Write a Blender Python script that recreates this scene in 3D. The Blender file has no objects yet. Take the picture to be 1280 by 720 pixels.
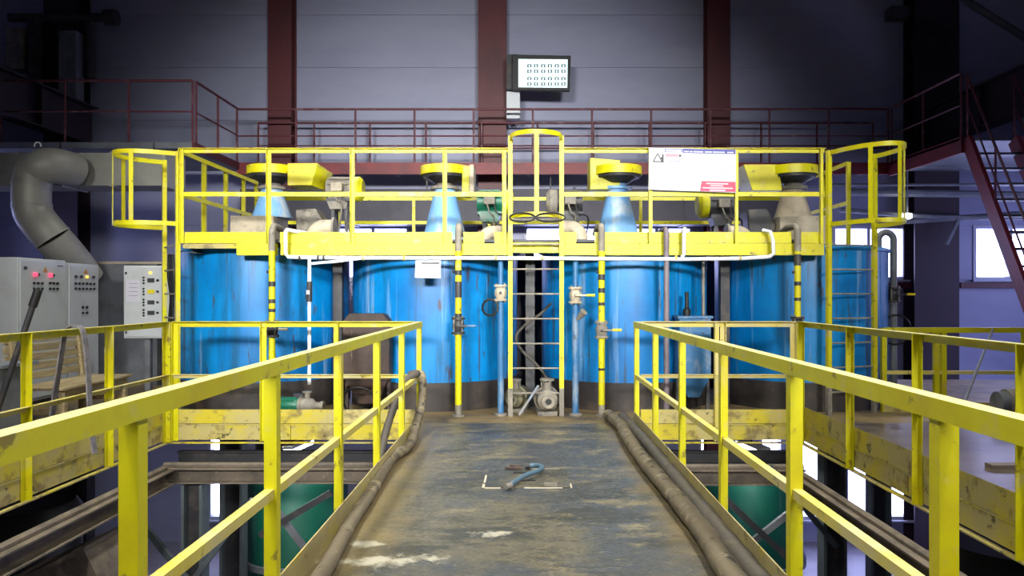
import bpy, math, random
from mathutils import Vector as V, Matrix
random.seed(7)
R = math.radians
SC = bpy.context.scene
COL = SC.collection

# ------------------------------------------------------------------ camera
F = 960.0; CX, CY, EYE = 655.0, 367.0, 1.5        # focal length in px (1280 wide), vanishing point, eye height
cam = bpy.data.cameras.new('camera'); cam.sensor_width = 36; cam.lens = 36*F/1280
cam.shift_x = -(CX-640)/1280; cam.shift_y = (CY-360)/1280
cam.clip_end = 200
camo = bpy.data.objects.new('camera', cam); COL.objects.link(camo)
camo.location = (0, 0, EYE); camo.rotation_euler = (R(90), 0, 0)
SC.camera = camo

# ------------------------------------------------------------------ world, exposure
w = bpy.data.worlds.new('overcast_sky'); SC.world = w; w.use_nodes = True
bg = w.node_tree.nodes['Background']; bg.inputs[0].default_value = (0.56, 0.58, 1.0, 1); bg.inputs[1].default_value = 10.0
SC.view_settings.view_transform = 'Standard'; SC.view_settings.look = 'None'
SC.view_settings.gamma = 1; SC.view_settings.use_curve_mapping = False
SC.view_settings.exposure = 0.32

# ------------------------------------------------------------------ hall lamps (high bays under the roof, floods behind the camera)
HIGH_BAY = [(-2.4, -1.8), (2.4, -1.8), (-2.6, 2.6), (2.6, 2.6), (-2.8, 6.9), (2.8, 6.9), (-2.9, 11.0), (2.9, 11.0)]
HIGH_BAY_POWER = 92; HIGH_BAY_Z = 8.2
FLOOD = [((-3.4, -6.0, 5.4), (-1.7, 12.5, 2.2)), ((3.6, -6.0, 5.4), (-.5, 12.5, 2.2))]
FLOOD_POWER = 138

# ------------------------------------------------------------------ helpers
def at(px, py, Y):
    return V(((px-CX)*Y/F, Y, EYE+(CY-py)*Y/F))
def xa(px, Y): return (px-CX)*Y/F
def za(py, Y): return EYE+(CY-py)*Y/F

class MB:
    def __init__(s): s.v = []; s.f = []
    def add(s, vs, fs):
        n = len(s.v); s.v += [V(a) for a in vs]; s.f += [tuple(i+n for i in q) for q in fs]; return s
    def box(s, x0, y0, z0, x1, y1, z1):
        if x0 > x1: x0, x1 = x1, x0
        if y0 > y1: y0, y1 = y1, y0
        if z0 > z1: z0, z1 = z1, z0
        return s.add([(x0,y0,z0),(x1,y0,z0),(x1,y1,z0),(x0,y1,z0),(x0,y0,z1),(x1,y0,z1),(x1,y1,z1),(x0,y1,z1)],
                     [(3,2,1,0),(4,5,6,7),(0,1,5,4),(1,2,6,5),(2,3,7,6),(3,0,4,7)])
    def prism(s, poly, vec):
        n = len(poly); vec = V(vec); a = [V(p) for p in poly]
        nrm = V((0,0,0))
        for i in range(n): nrm += a[i].cross(a[(i+1) % n])
        if nrm.dot(vec) > 0: a = a[::-1]
        b = [p+vec for p in a]
        fs = [tuple(range(n)), tuple(range(2*n-1, n-1, -1))]
        fs += [((i+1) % n, i, n+i, n+(i+1) % n) for i in range(n)]
        return s.add(a+b, fs)
    def bar(s, p, q, w, h, up=(0,0,1)):
        p, q = V(p), V(q); d = (q-p).normalized(); u = V(up)
        if abs(d.dot(u)) > .98: u = V((0,1,0))
        x = d.cross(u).normalized(); u = x.cross(d).normalized()
        return s.prism([p-x*w/2-u*h/2, p+x*w/2-u*h/2, p+x*w/2+u*h/2, p-x*w/2+u*h/2], q-p)
    def angle(s, p, q, a, b, w, t=.008):
        p, q, a, b = V(p), V(q), V(a), V(b)
        return s.prism([p, p+a*w, p+a*w+b*t, p+a*t+b*t, p+a*t+b*w, p+b*w], q-p)
    def ibeam(s, p, q, w, h, t=.02, up=(0,0,1)):
        p, q = V(p), V(q); d = (q-p).normalized(); u = V(up); x = d.cross(u).normalized(); u = x.cross(d)
        P = lambda i, j: p+x*i+u*j
        a, c, e = w/2, h/2, t/2
        return s.prism([P(-a,-c),P(a,-c),P(a,-c+t),P(e,-c+t),P(e,c-t),P(a,c-t),P(a,c),P(-a,c),P(-a,c-t),P(-e,c-t),P(-e,-c+t),P(-a,-c+t)], q-p)
    def tube(s, pts, r, n=10, closed=False, flat=None):
        pts = [V(p) for p in pts]; m = len(pts)
        rs = r if isinstance(r, (list, tuple)) else [r]*m
        T = []
        for i in range(m):
            if closed: d = pts[(i+1) % m]-pts[i-1]
            else: d = pts[min(i+1, m-1)]-pts[max(i-1, 0)]
            T.append(d.normalized() if d.length > 1e-9 else V((0,0,1)))
        u = V((0,0,1)) if abs(T[0].z) < .9 else V((0,1,0))
        u = (u-T[0]*u.dot(T[0])).normalized(); vs = []
        for i in range(m):
            u = (u-T[i]*u.dot(T[i])).normalized(); x = T[i].cross(u)
            for k in range(n):
                a = 2*math.pi*k/n+math.pi/n
                vs.append(pts[i]+(u*math.cos(a)*(flat or 1)+x*math.sin(a))*rs[i])
        fs = []
        for i in range(m if closed else m-1):
            j = (i+1) % m
            for k in range(n):
                l = (k+1) % n; fs.append((i*n+k, j*n+k, j*n+l, i*n+l))
        if not closed:
            fs.append(tuple(range(n))); fs.append(tuple(range(m*n-1, (m-1)*n-1, -1)))
        return s.add(vs, [q[::-1] for q in fs])
    def cyl(s, p, q, r, n=16, r2=None): return s.tube([p, q], [r, r if r2 is None else r2], n)
    def lathe(s, c, prof, n=24, axis=(0,0,1), cap=True):
        c, ax = V(c), V(axis).normalized(); u = V((1,0,0)) if abs(ax.x) < .9 else V((0,1,0))
        u = (u-ax*u.dot(ax)).normalized(); x = ax.cross(u); vs = []
        for r, z in prof:
            for k in range(n):
                a = 2*math.pi*k/n; vs.append(c+ax*z+(u*math.cos(a)+x*math.sin(a))*r)
        m = len(prof); fs = []
        for i in range(m-1):
            for k in range(n):
                l = (k+1) % n; fs.append((i*n+k, i*n+l, (i+1)*n+l, (i+1)*n+k))
        if cap:
            fs.append(tuple(range(n-1, -1, -1))); fs.append(tuple(range((m-1)*n, m*n)))
        return s.add(vs, fs)
    def ring(s, c, r, t, n=24, k=8, axis=(0,0,1)):
        c, ax = V(c), V(axis).normalized(); u = V((1,0,0)) if abs(ax.x) < .9 else V((0,1,0))
        u = (u-ax*u.dot(ax)).normalized(); x = ax.cross(u)
        return s.tube([c+(u*math.cos(2*math.pi*i/n)+x*math.sin(2*math.pi*i/n))*r for i in range(n)], t, k, True)
    def ribbon(s, pts, wv, t=.006):
        wv = V(wv); pts = [V(p) for p in pts]; m = len(pts); vs = []
        for i in range(m):
            d = (pts[min(i+1, m-1)]-pts[max(i-1, 0)]).normalized(); n = d.cross(wv).normalized()*t/2
            vs += [pts[i]-wv/2-n, pts[i]+wv/2-n, pts[i]+wv/2+n, pts[i]-wv/2+n]
        fs = [(3,2,1,0), tuple(4*(m-1)+i for i in range(4))]
        for i in range(m-1):
            for k in range(4): l = (k+1) % 4; fs.append((4*i+k, 4*i+l, 4*i+4+l, 4*i+4+k))
        return s.add(vs, fs)
    def build(s, name, mat, parent=None, bevel=0, label=None, kind=None):
        o0 = V((0,0,0)); p = parent
        while p is not None: o0 = o0+p.location; p = p.parent
        me = bpy.data.meshes.new(name)
        me.from_pydata([tuple(a-o0) for a in s.v], [], s.f); me.validate(); me.update()
        me.polygons.foreach_set('use_smooth', [True]*len(me.polygons))
        me.set_sharp_from_angle(angle=R(38))
        me.materials.append(mat)
        o = bpy.data.objects.new(name, me); COL.objects.link(o); o.parent = parent
        if bevel:
            b = o.modifiers.new('bevel', 'BEVEL'); b.width = bevel; b.segments = 2; b.limit_method = 'ANGLE'; b.angle_limit = R(50)
        if label: o['label'] = label
        if kind: o['kind'] = kind
        return o

def tag(o, label, cat, group=None):
    o['label'] = label; o['category'] = cat
    if group: o['group'] = group
    return o
def thing(name, label, cat, loc=(0,0,0), group=None):
    o = bpy.data.objects.new(name, None); o.empty_display_size = .1; COL.objects.link(o); o.location = loc
    return tag(o, label, cat, group)
def struct(o): o['kind'] = 'structure'; return o
def piece(o, name, loc, parent, scale=None):
    c = bpy.data.objects.new(name, o.data); COL.objects.link(c); c.parent = parent; c.location = loc
    if scale: c.scale = scale
    return c
def cr(pts, n=8):
    pts = [V(p) for p in pts]; out = []
    for i in range(len(pts)-1):
        a, b, c, d = pts[max(i-1, 0)], pts[i], pts[i+1], pts[min(i+2, len(pts)-1)]
        for k in range(n):
            t = k/n
            out.append(.5*((2*b)+(c-a)*t+(2*a-5*b+4*c-d)*t*t+(3*b-a-3*c+d)*t**3))
    return out+[pts[-1]]
def arc(c, u, x, r, a0, a1, n=8):
    c, u, x = V(c), V(u), V(x)
    return [c+(u*math.cos(R(a0+(a1-a0)*i/n))+x*math.sin(R(a0+(a1-a0)*i/n)))*r for i in range(n+1)]

# ------------------------------------------------------------------ materials
def S(r, g, b):
    f = lambda c: ((c/255+.055)/1.055)**2.4 if c/255 > .04045 else c/255/12.92
    return (f(r), f(g), f(b), 1)
def mat(name, col, rough=.5, metal=0, layers=(), bump=0, bscale=60, bstretch=(1,1,1), emit=None, es=0, spec=.5, rvar=0):
    """layers: (colour, noise scale, stretch, threshold lo, hi, strength)"""
    m = bpy.data.materials.new(name); m.use_nodes = True; nt = m.node_tree; N = nt.nodes; L = nt.links
    p = N['Principled BSDF']; p.inputs['Roughness'].default_value = rough; p.inputs['Metallic'].default_value = metal
    p.inputs['Base Color'].default_value = col; p.inputs['Specular IOR Level'].default_value = spec
    if emit: p.inputs['Emission Color'].default_value = emit; p.inputs['Emission Strength'].default_value = es
    if not layers and not bump: return m
    tc = N.new('ShaderNodeTexCoord'); oi = N.new('ShaderNodeObjectInfo')
    sc = N.new('ShaderNodeVectorMath'); sc.operation = 'SCALE'; sc.inputs[0].default_value = (13.7, 9.1, 5.3)
    L.new(oi.outputs['Random'], sc.inputs['Scale'])
    ad = N.new('ShaderNodeVectorMath'); ad.operation = 'ADD'
    L.new(tc.outputs['Object'], ad.inputs[0]); L.new(sc.outputs[0], ad.inputs[1])
    cur = None
    for (c, s, st, lo, hi, k) in layers:
        mp = N.new('ShaderNodeMapping'); mp.inputs['Scale'].default_value = st; L.new(ad.outputs[0], mp.inputs[0])
        nz = N.new('ShaderNodeTexNoise'); nz.inputs['Scale'].default_value = s; nz.inputs['Detail'].default_value = 7; nz.inputs['Roughness'].default_value = .62
        L.new(mp.outputs[0], nz.inputs['Vector'])
        mr = N.new('ShaderNodeMapRange'); mr.inputs[1].default_value = lo; mr.inputs[2].default_value = hi; mr.inputs[4].default_value = k
        L.new(nz.outputs['Fac'], mr.inputs[0])
        mx = N.new('ShaderNodeMix'); mx.data_type = 'RGBA'; mx.inputs[6].default_value = col; mx.inputs[7].default_value = c
        L.new(mr.outputs[0], mx.inputs[0])
        if cur: L.new(cur, mx.inputs[6])
        cur = mx.outputs[2]; last = mr.outputs[0]
    if cur: L.new(cur, p.inputs['Base Color'])
    if cur and rvar:
        ma = N.new('ShaderNodeMath'); ma.operation = 'MULTIPLY_ADD'; ma.inputs[1].default_value = rvar; ma.inputs[2].default_value = rough
        L.new(last, ma.inputs[0]); L.new(ma.outputs[0], p.inputs['Roughness'])
    if bump:
        mp = N.new('ShaderNodeMapping'); mp.inputs['Scale'].default_value = bstretch; L.new(tc.outputs['Object'], mp.inputs[0])
        nz = N.new('ShaderNodeTexNoise'); nz.inputs['Scale'].default_value = bscale; nz.inputs['Detail'].default_value = 4
        L.new(mp.outputs[0], nz.inputs['Vector'])
        b = N.new('ShaderNodeBump'); b.inputs['Strength'].default_value = bump; b.inputs['Distance'].default_value = .01
        L.new(nz.outputs['Fac'], b.inputs['Height']); L.new(b.outputs[0], p.inputs['Normal'])
    return m

U = (1,1,1)
def dust_and_toplight(m, col, k):  # paler up-facing faces: dust plus light from above put into the colour
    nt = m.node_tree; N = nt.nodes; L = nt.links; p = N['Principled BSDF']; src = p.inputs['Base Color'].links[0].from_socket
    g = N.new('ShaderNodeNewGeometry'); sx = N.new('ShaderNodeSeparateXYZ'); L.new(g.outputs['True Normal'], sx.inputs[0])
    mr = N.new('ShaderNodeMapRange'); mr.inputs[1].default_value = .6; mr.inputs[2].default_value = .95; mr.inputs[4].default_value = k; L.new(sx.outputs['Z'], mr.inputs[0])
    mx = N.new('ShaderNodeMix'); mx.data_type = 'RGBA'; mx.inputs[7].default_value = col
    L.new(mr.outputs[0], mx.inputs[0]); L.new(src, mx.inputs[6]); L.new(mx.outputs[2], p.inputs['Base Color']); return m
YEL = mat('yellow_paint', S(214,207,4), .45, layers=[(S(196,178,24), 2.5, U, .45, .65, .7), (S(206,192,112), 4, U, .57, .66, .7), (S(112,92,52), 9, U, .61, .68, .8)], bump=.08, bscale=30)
dust_and_toplight(YEL, S(214,206,158), .75)
YELT = mat('beige_worn_toe_board', S(188,174,120), .6, layers=[(S(170,156,112), 3, U, .45, .6, .8), (S(200,182,50), 4, U, .55, .66, .7), (S(100,88,64), 8, U, .60, .68, .8)], bump=.1)
YELP = mat('dusty_pale_yellow_paint', S(216,200,98), .55, layers=[(S(206,194,140), 3, U, .42, .6, .9), (S(206,186,40), 5, U, .54, .64, .7), (S(112,98,66), 10, U, .62, .68, .8)], bump=.08, bscale=30)
YELD = mat('dirty_yellow_paint', S(206,188,44), .5, layers=[(S(188,174,116), 1.7, U, .43, .56, .9), (S(122,104,66), 5, U, .52, .64, .8), (S(48,42,34), 9, U, .61, .67, .85)], bump=.12, bscale=25)
BLUE = mat('blue_tank_paint', S(0,132,204), .36, layers=[(S(0,104,176), .9, U, .42, .6, .85), (S(20,84,118), 1.1, (3.2,3.2,.3), .53, .66, .75), (S(132,172,212), 1.5, (5,5,.22), .585, .69, .75), (S(60,66,72), 1.6, (7,7,.35), .585, .68, .8), (S(74,56,46), 2.6, (4,4,.9), .61, .68, .85)], bump=.05, bscale=6)
BASE = mat('dark_tank_skirt', S(58,52,50), .6, layers=[(S(92,78,64), 4, U, .5, .7, .8), (S(30,30,34), 3, U, .5, .7, .7)], bump=.2, bscale=25)
LBLUE = mat('pale_blue_paint', S(120,172,222), .45, layers=[(S(190,196,196), 5, (1,1,.5), .5, .66, .85), (S(96,90,80), 8, U, .64, .74, .7)], bump=.1)
PBLUE = mat('blue_pipe_paint', S(52,108,156), .42, layers=[(S(150,160,168), 6, (1,1,.4), .5, .66, .7), (S(70,62,56), 7, U, .6, .7, .8)])
BEIGE = mat('beige_dusty_paint', S(190,176,152), .6, layers=[(S(150,140,124), 5, U, .45, .65, .8), (S(90,80,68), 9, U, .62, .72, .7)], bump=.1)
DUSTY = mat('dusty_grey_steel', S(128,122,112), .62, layers=[(S(170,160,140), 6, U, .48, .66, .7), (S(62,58,54), 8, U, .56, .7, .8)], bump=.2)
DARK = mat('dark_steel', S(52,52,56), .5, layers=[(S(88,80,72), 6, U, .5, .7, .7)], bump=.1)
BLACK = mat('black_rubber', S(26,26,28), .5)
GREEN = mat('green_motor_paint', S(22,104,78), .4, layers=[(S(90,92,80), 6, U, .55, .7, .7)])
GREENV = mat('green_vessel_paint', S(14,96,74), .45, layers=[(S(10,70,66), 1.6, U, .45, .65, .8), (S(90,120,120), 2.5, (3,3,.3), .62, .74, .5)])
RED = mat('red_oxide_paint', S(132,42,46), .5, layers=[(S(96,38,44), 2, U, .45, .65, .8), (S(150,96,84), 4, U, .62, .72, .5)])
DKC = mat('dark_purple_column_paint', S(52,36,48), .55, layers=[(S(40,30,40), 1.5, (1,1,.4), .45, .65, .7)])
REDC = mat('red_brown_column_paint', S(98,40,46), .5, layers=[(S(70,34,40), 1.5, (1,1,.4), .45, .65, .7)])
RAILR = mat('red_rail_paint', S(104,52,60), .5, layers=[(S(150,114,114), 5, U, .55, .66, .7)])
WALL = mat('grey_sandwich_panel', S(166,168,194), .5, layers=[(S(150,152,182), .5, (1,1,3), .4, .7, .8)], bump=.06, bscale=14, bstretch=(.2,1,6))
CONC = mat('grey_concrete', S(120,118,122), .7, layers=[(S(90,88,92), 1.2, U, .45, .65, .7)], bump=.1)
CEIL = mat('dark_roof_sheet', S(72,74,82), .6)
GREY = mat('grey_steel_paint', S(120,124,130), .5, layers=[(S(92,92,96), 3, U, .45, .65, .7)])
CAB = mat('light_grey_cabinet_paint', S(196,200,202), .38, layers=[(S(176,178,178), 2.5, U, .5, .7, .6)])
DUCT = mat('galvanised_duct', S(160,158,148), .5, .15, layers=[(S(140,140,134), 2, U, .42, .62, .8)], bump=.05, bscale=10)
WHITE = mat('white_plastic', S(226,230,234), .35)
WHITEP = mat('white_painted_pipe', S(236,238,240), .35)
PAPER = mat('white_sign_print', S(206,204,214), .5)
PRINT_R = mat('red_sign_print', S(206,62,96), .5)
PRINT_B = mat('blue_sign_print', S(64,70,150), .5)
PRINT_K = mat('black_sign_print', S(40,40,48), .5)
PRINT_P = mat('faint_red_sign_print', S(214,140,150), .5)
PRINT_G = mat('faint_grey_sign_print', S(160,160,176), .5)
WOOD = mat('pale_bench_wood', S(180,164,126), .6, layers=[(S(146,124,88), 3, (9,.8,9), .42, .62, .8), (S(90,68,46), 5, U, .64, .72, .7)], bump=.1, bscale=20)
WOODD = mat('weathered_plank', S(120,108,98), .65, layers=[(S(80,72,66), 3, (1,8,8), .45, .65, .8)])
FABR = mat('grey_webbing', S(128,122,126), .8, layers=[(S(96,92,96), 14, U, .45, .6, .8)], bump=.3, bscale=120)
HOSE = mat('dusty_hose_rubber', S(116,105,85), .7, layers=[(S(108,96,78), 4, U, .45, .58, .85), (S(170,156,126), 6, U, .55, .63, .7), (S(44,42,38), 8, U, .58, .63, .9)], bump=.35, bscale=22)
HOSED = mat('dark_hose_rubber', S(82,76,68), .6, layers=[(S(120,110,92), 6, U, .55, .7, .7)], bump=.2, bscale=30)
HANDLE = mat('blue_grey_handle', S(92,118,136), .4, .3)
BRASS = mat('yellow_lever_sleeve', S(226,206,40), .45)
LAMPG = mat('lamp_glow', (1,1,1,1), .4, emit=(1,.98,.9,1), es=12)
LEDR = mat('red_indicator', S(220,40,70), .3, emit=S(255,60,90), es=2.0)
LEDO = mat('amber_indicator', S(220,170,60), .3, emit=S(255,200,90), es=1.2)
SCREEN = mat('screen_glow', S(225,245,250), .2, emit=S(214,250,255), es=1.1)
SCREEN_M = mat('screen_mark', S(20,40,40), .4)
FRAMEW = mat('white_window_frame', S(190,192,206), .45)

def glass():
    m = bpy.data.materials.new('window_glass'); m.use_nodes = True; nt = m.node_tree; N = nt.nodes; N.clear()
    o = N.new('ShaderNodeOutputMaterial'); mx = N.new('ShaderNodeMixShader'); t = N.new('ShaderNodeBsdfTransparent'); g = N.new('ShaderNodeBsdfGlossy')
    t.inputs[0].default_value = (.92,.94,1,1); g.inputs['Roughness'].default_value = .05; mx.inputs[0].default_value = .07
    nt.links.new(t.outputs[0], mx.inputs[1]); nt.links.new(g.outputs[0], mx.inputs[2]); nt.links.new(mx.outputs[0], o.inputs[0]); return m
GLASS = glass()

def floor_mat():
    m = mat('dirty_wet_walkway_plate', S(100,94,80), .38, layers=[
        (S(66,71,80), .8, (1,1,1), .46, .54, .9), (S(50,51,52), 2.2, (.8,1.4,1), .50, .60, .8), (S(138,126,98), 2.8, (.8,1.4,1), .54, .64, .75),
        (S(52,52,54), 11, (.6,1.6,1), .53, .64, .7), (S(150,142,120), 17, (.8,1.4,1), .58, .68, .55), (S(60,58,54), 40, U, .5, .66, .5)], bump=.35, bscale=45, bstretch=(1,1.5,1), rvar=.2)
    nt = m.node_tree; N = nt.nodes; L = nt.links; p = N['Principled BSDF']
    src = p.inputs['Base Color'].links[0].from_socket
    tc = N.new('ShaderNodeTexCoord'); cur = src
    # ochre dust gathered along both edges of the walkway
    sx = N.new('ShaderNodeSeparateXYZ'); L.new(tc.outputs['Object'], sx.inputs[0])
    o1 = N.new('ShaderNodeMath'); o1.operation = 'SUBTRACT'; o1.inputs[1].default_value = .045; L.new(sx.outputs['X'], o1.inputs[0])
    o2 = N.new('ShaderNodeMath'); o2.operation = 'ABSOLUTE'; L.new(o1.outputs[0], o2.inputs[0])
    n0 = N.new('ShaderNodeTexNoise'); n0.inputs['Scale'].default_value = 3.5; n0.inputs['Detail'].default_value = 6; L.new(tc.outputs['Object'], n0.inputs['Vector'])
    o3 = N.new('ShaderNodeMath'); o3.operation = 'MULTIPLY_ADD'; o3.inputs[1].default_value = .7; L.new(n0.outputs['Fac'], o3.inputs[0]); L.new(o2.outputs[0], o3.inputs[2])
    r0 = N.new('ShaderNodeMapRange'); r0.inputs[1].default_value = 1.1; r0.inputs[2].default_value = 1.42; r0.inputs[4].default_value = .75; L.new(o3.outputs[0], r0.inputs[0])
    m0 = N.new('ShaderNodeMix'); m0.data_type = 'RGBA'; m0.inputs[7].default_value = S(132,114,78); L.new(r0.outputs[0], m0.inputs[0]); L.new(cur, m0.inputs[6]); cur = m0.outputs[2]
    for (c, rad) in (((-.78, 4.32), (.55,.16)), ((-.2, 4.8), (.22,.1)), ((-.95, 4.6), (.2,.1))):
        mp = N.new('ShaderNodeMapping'); mp.inputs['Location'].default_value = (-c[0]/rad[0], -c[1]/rad[1], 0); mp.inputs['Scale'].default_value = (1/rad[0], 1/rad[1], 0)
        L.new(tc.outputs['Object'], mp.inputs[0])
        ln = N.new('ShaderNodeVectorMath'); ln.operation = 'LENGTH'; L.new(mp.outputs[0], ln.inputs[0])
        nz = N.new('ShaderNodeTexNoise'); nz.inputs['Scale'].default_value = 9; nz.inputs['Detail'].default_value = 9; nz.inputs['Roughness'].default_value = .7; L.new(tc.outputs['Object'], nz.inputs['Vector'])
        ma = N.new('ShaderNodeMath'); ma.operation = 'MULTIPLY_ADD'; ma.inputs[1].default_value = 3.2; L.new(nz.outputs['Fac'], ma.inputs[0])
        ml = N.new('ShaderNodeMath'); ml.operation = 'MULTIPLY_ADD'; ml.inputs[1].default_value = -1; ml.inputs[2].default_value = -.95; L.new(ln.outputs['Value'], ml.inputs[0]); L.new(ml.outputs[0], ma.inputs[2])
        mr = N.new('ShaderNodeMapRange'); mr.inputs[1].default_value = .0; mr.inputs[2].default_value = .5; mr.inputs[4].default_value = .85; L.new(ma.outputs[0], mr.inputs[0])
        mx = N.new('ShaderNodeMix'); mx.data_type = 'RGBA'; mx.inputs[7].default_value = S(190,184,166)
        L.new(mr.outputs[0], mx.inputs[0]); L.new(cur, mx.inputs[6]); cur = mx.outputs[2]
    L.new(cur, p.inputs['Base Color'])
    return m
FLOORW = floor_mat()
FLOORT = mat('dusty_tank_floor', S(136,116,78), .5, layers=[(S(84,74,60), 1.6, U, .44, .62, .85), (S(158,138,96), 3, (.6,2,1), .55, .7, .7), (S(44,42,42), 5, U, .6, .7, .7)], bump=.2, bscale=24)
FLOORL = mat('lower_floor_concrete', S(150,146,156), .4, layers=[(S(110,108,118), .8, U, .45, .65, .7)])

# ------------------------------------------------------------------ the hall shell
YB = 17.0; ZL = -4.0; ZC = 10.0; XL, XR, YN = -12.0, 12.5, -9.0
cols = [-12.0, -10.08, -5.38, -0.69, 4.28, 9.03, 12.5]
wall = struct(bpy.data.objects.new('wall_back', None)); COL.objects.link(wall); wall.location = (0, YB, ZL)
wb = MB()
UPW = [(420,512), (655,748), (776,866), (925,1012), (1040,1132), (1216,1312)]       # windows beside / behind the tanks
ups = [(xa(a, YB), xa(b, YB)) for a, b in UPW]; UZ = (za(350, YB), za(282, YB))
lows = [(-7.0,-6.65), (3.85,4.35), (5.2,5.75), (6.1,6.7), (7.1,7.75), (7.9,8.8), (9.7,10.4)]; LZ = (-3.5, -1.6)
def wall_row(z0, z1, holes):
    xs = XL
    for a, b in holes+[(XR, XR)]:
        wb.box(xs, YB+.1, z0, a, YB+.25, z1); xs = b
wall_row(ZL, LZ[0], []); wall_row(LZ[0], LZ[1], lows); wall_row(LZ[1], UZ[0], []); wall_row(UZ[0], UZ[1], ups); wall_row(UZ[1], ZC, [])
struct(wb.build('backing', WALL, wall)).pop('kind', None) if False else wb.build('backing', WALL, wall)
def panels(z0, z1, rows, holes):
    h = (z1-z0)/rows
    for i in range(len(cols)-1):
        segs = []; xs = cols[i]
        for a, b in holes:
            if b > cols[i] and a < cols[i+1]: segs.append((xs, a)); xs = b
        segs.append((xs, cols[i+1]))
        for a, b in segs:
            if b-a < .1: continue
            for r in range(rows):
                MB().box(a+.003, YB, z0+r*h+.003, b-.003, YB+.1, z0+(r+1)*h-.003).build('panel', WALL, wall)
panels(ZL, LZ[0], 1, []); panels(LZ[0], LZ[1], 1, lows); panels(LZ[1], UZ[0], 3, []); panels(UZ[0], UZ[1], 1, ups); panels(UZ[1], ZC, 6, [])
def window(i, x0, x1, z0, z1):
    o = struct(bpy.data.objects.new('window_%d' % i, None)); COL.objects.link(o); o.location = ((x0+x1)/2, YB, z0)
    f = MB(); t = .07
    f.box(x0, YB-.02, z0, x1, YB+.2, z0+t).box(x0, YB-.02, z1-t, x1, YB+.2, z1).box(x0, YB-.02, z0+t, x0+t, YB+.2, z1-t).box(x1-t, YB-.02, z0+t, x1, YB+.2, z1-t)
    f.build('window_frame', FRAMEW, o)
    n = max(1, round((x1-x0)/.85))
    for k in range(n):
        a = x0+t+(x1-x0-2*t)*k/n; b = x0+t+(x1-x0-2*t)*(k+1)/n
        if k: MB().box(a-.035, YB, z0+t, a+.035, YB+.18, z1-t).build('mullion', FRAMEW, o)
        MB().box(a+.002, YB+.1, z0+t, b-.002, YB+.11, z1-t).build('pane', GLASS, o)
    MB().box(x0-.05, YB-.12, z0-.04, x1+.05, YB, z0).build('window_sill', FRAMEW, o)
    L = bpy.data.lights.new('daylight_portal', 'AREA'); L.shape = 'RECTANGLE'; L.size = x1-x0; L.size_y = z1-z0; L.cycles.is_portal = True
    lo = bpy.data.objects.new('daylight_portal', L); COL.objects.link(lo); lo.location = ((x0+x1)/2, YB+.3, (z0+z1)/2); lo.rotation_euler = (R(-90), 0, 0)
wn = 1
for (a, b) in ups: window(wn, a, b, *UZ); wn += 1
for (a, b) in lows: window(wn, a, b, *LZ); wn += 1
def side_window(i, X, sg, y0, y1, z0, z1):
    o = struct(bpy.data.objects.new('window_%d' % i, None)); COL.objects.link(o); o.location = (X, (y0+y1)/2, z0)
    f = MB(); t = .07; a, b = X-sg*.02, X+sg*.2
    f.box(a, y0, z0, b, y1, z0+t).box(a, y0, z1-t, b, y1, z1).box(a, y0, z0+t, b, y0+t, z1-t).box(a, y1-t, z0+t, b, y1, z1-t)
    f.build('window_frame', FRAMEW, o)
    for k in range(2):
        c = y0+t+(y1-y0-2*t)*k/2; d = y0+t+(y1-y0-2*t)*(k+1)/2
        if k: MB().box(X, c-.035, z0+t, X+sg*.18, c+.035, z1-t).build('mullion', FRAMEW, o)
        MB().box(X+sg*.1, c+.002, z0+t, X+sg*.11, d-.002, z1-t).build('pane', GLASS, o)
    L = bpy.data.lights.new('daylight_portal', 'AREA'); L.shape = 'RECTANGLE'; L.size = z1-z0; L.size_y = y1-y0; L.cycles.is_portal = True
    lo = bpy.data.objects.new('daylight_portal', L); COL.objects.link(lo); lo.location = (X+sg*.3, (y0+y1)/2, (z0+z1)/2); lo.rotation_euler = (0, R(90*sg), 0)
def side_wall(name, X, sg, rows):
    global wn
    m = MB(); z = ZL; a, b = (X, X+.2) if sg > 0 else (X-.2, X)
    for (z0, z1, holes) in rows+[(ZC, ZC, [])]:
        m.box(a, YN, z, b, YB+.25, z0); z = z1
        if z1 > z0:
            y = YN
            for h in holes+[(YB+.25, YB+.25)]:
                m.box(a, y, z0, b, h[0], z1); y = h[1]
            for h in holes: side_window(wn, X, sg, h[0], h[1], z0, z1); wn += 1
    struct(m.build(name, WALL))
side_wall('wall_left', XL, -1, [(1.8, 3.04, [(12.6, 14.6)])])
side_wall('wall_right', XR, 1, [(-3.4, -1.5, [(10.5, 12.5), (13.6, 15.6)]), (1.2, 3.04, [(9.4, 11.4), (13.2, 15.4)])])
struct(MB().box(XL, YN-.2, ZL, XR, YN, ZC).build('wall_front', WALL))
struct(MB().box(XL-.2, YN-.2, ZC, XR+.2, YB+.25, ZC+.2).build('ceiling', CEIL))
struct(MB().box(XL-.2, YN-.2, ZL-.2, XR+.2, YB+.25, ZL).build('floor', FLOORL))
# horizontal girt under the right-hand windows
struct(MB().box(4.6, YB-.14, 1.62, 8.5, YB-.001, 1.74).build('trim_1', REDC)); struct(MB().box(9.6, YB-.14, 1.62, 12.4, YB-.001, 1.74).build('trim_2', REDC))

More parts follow.
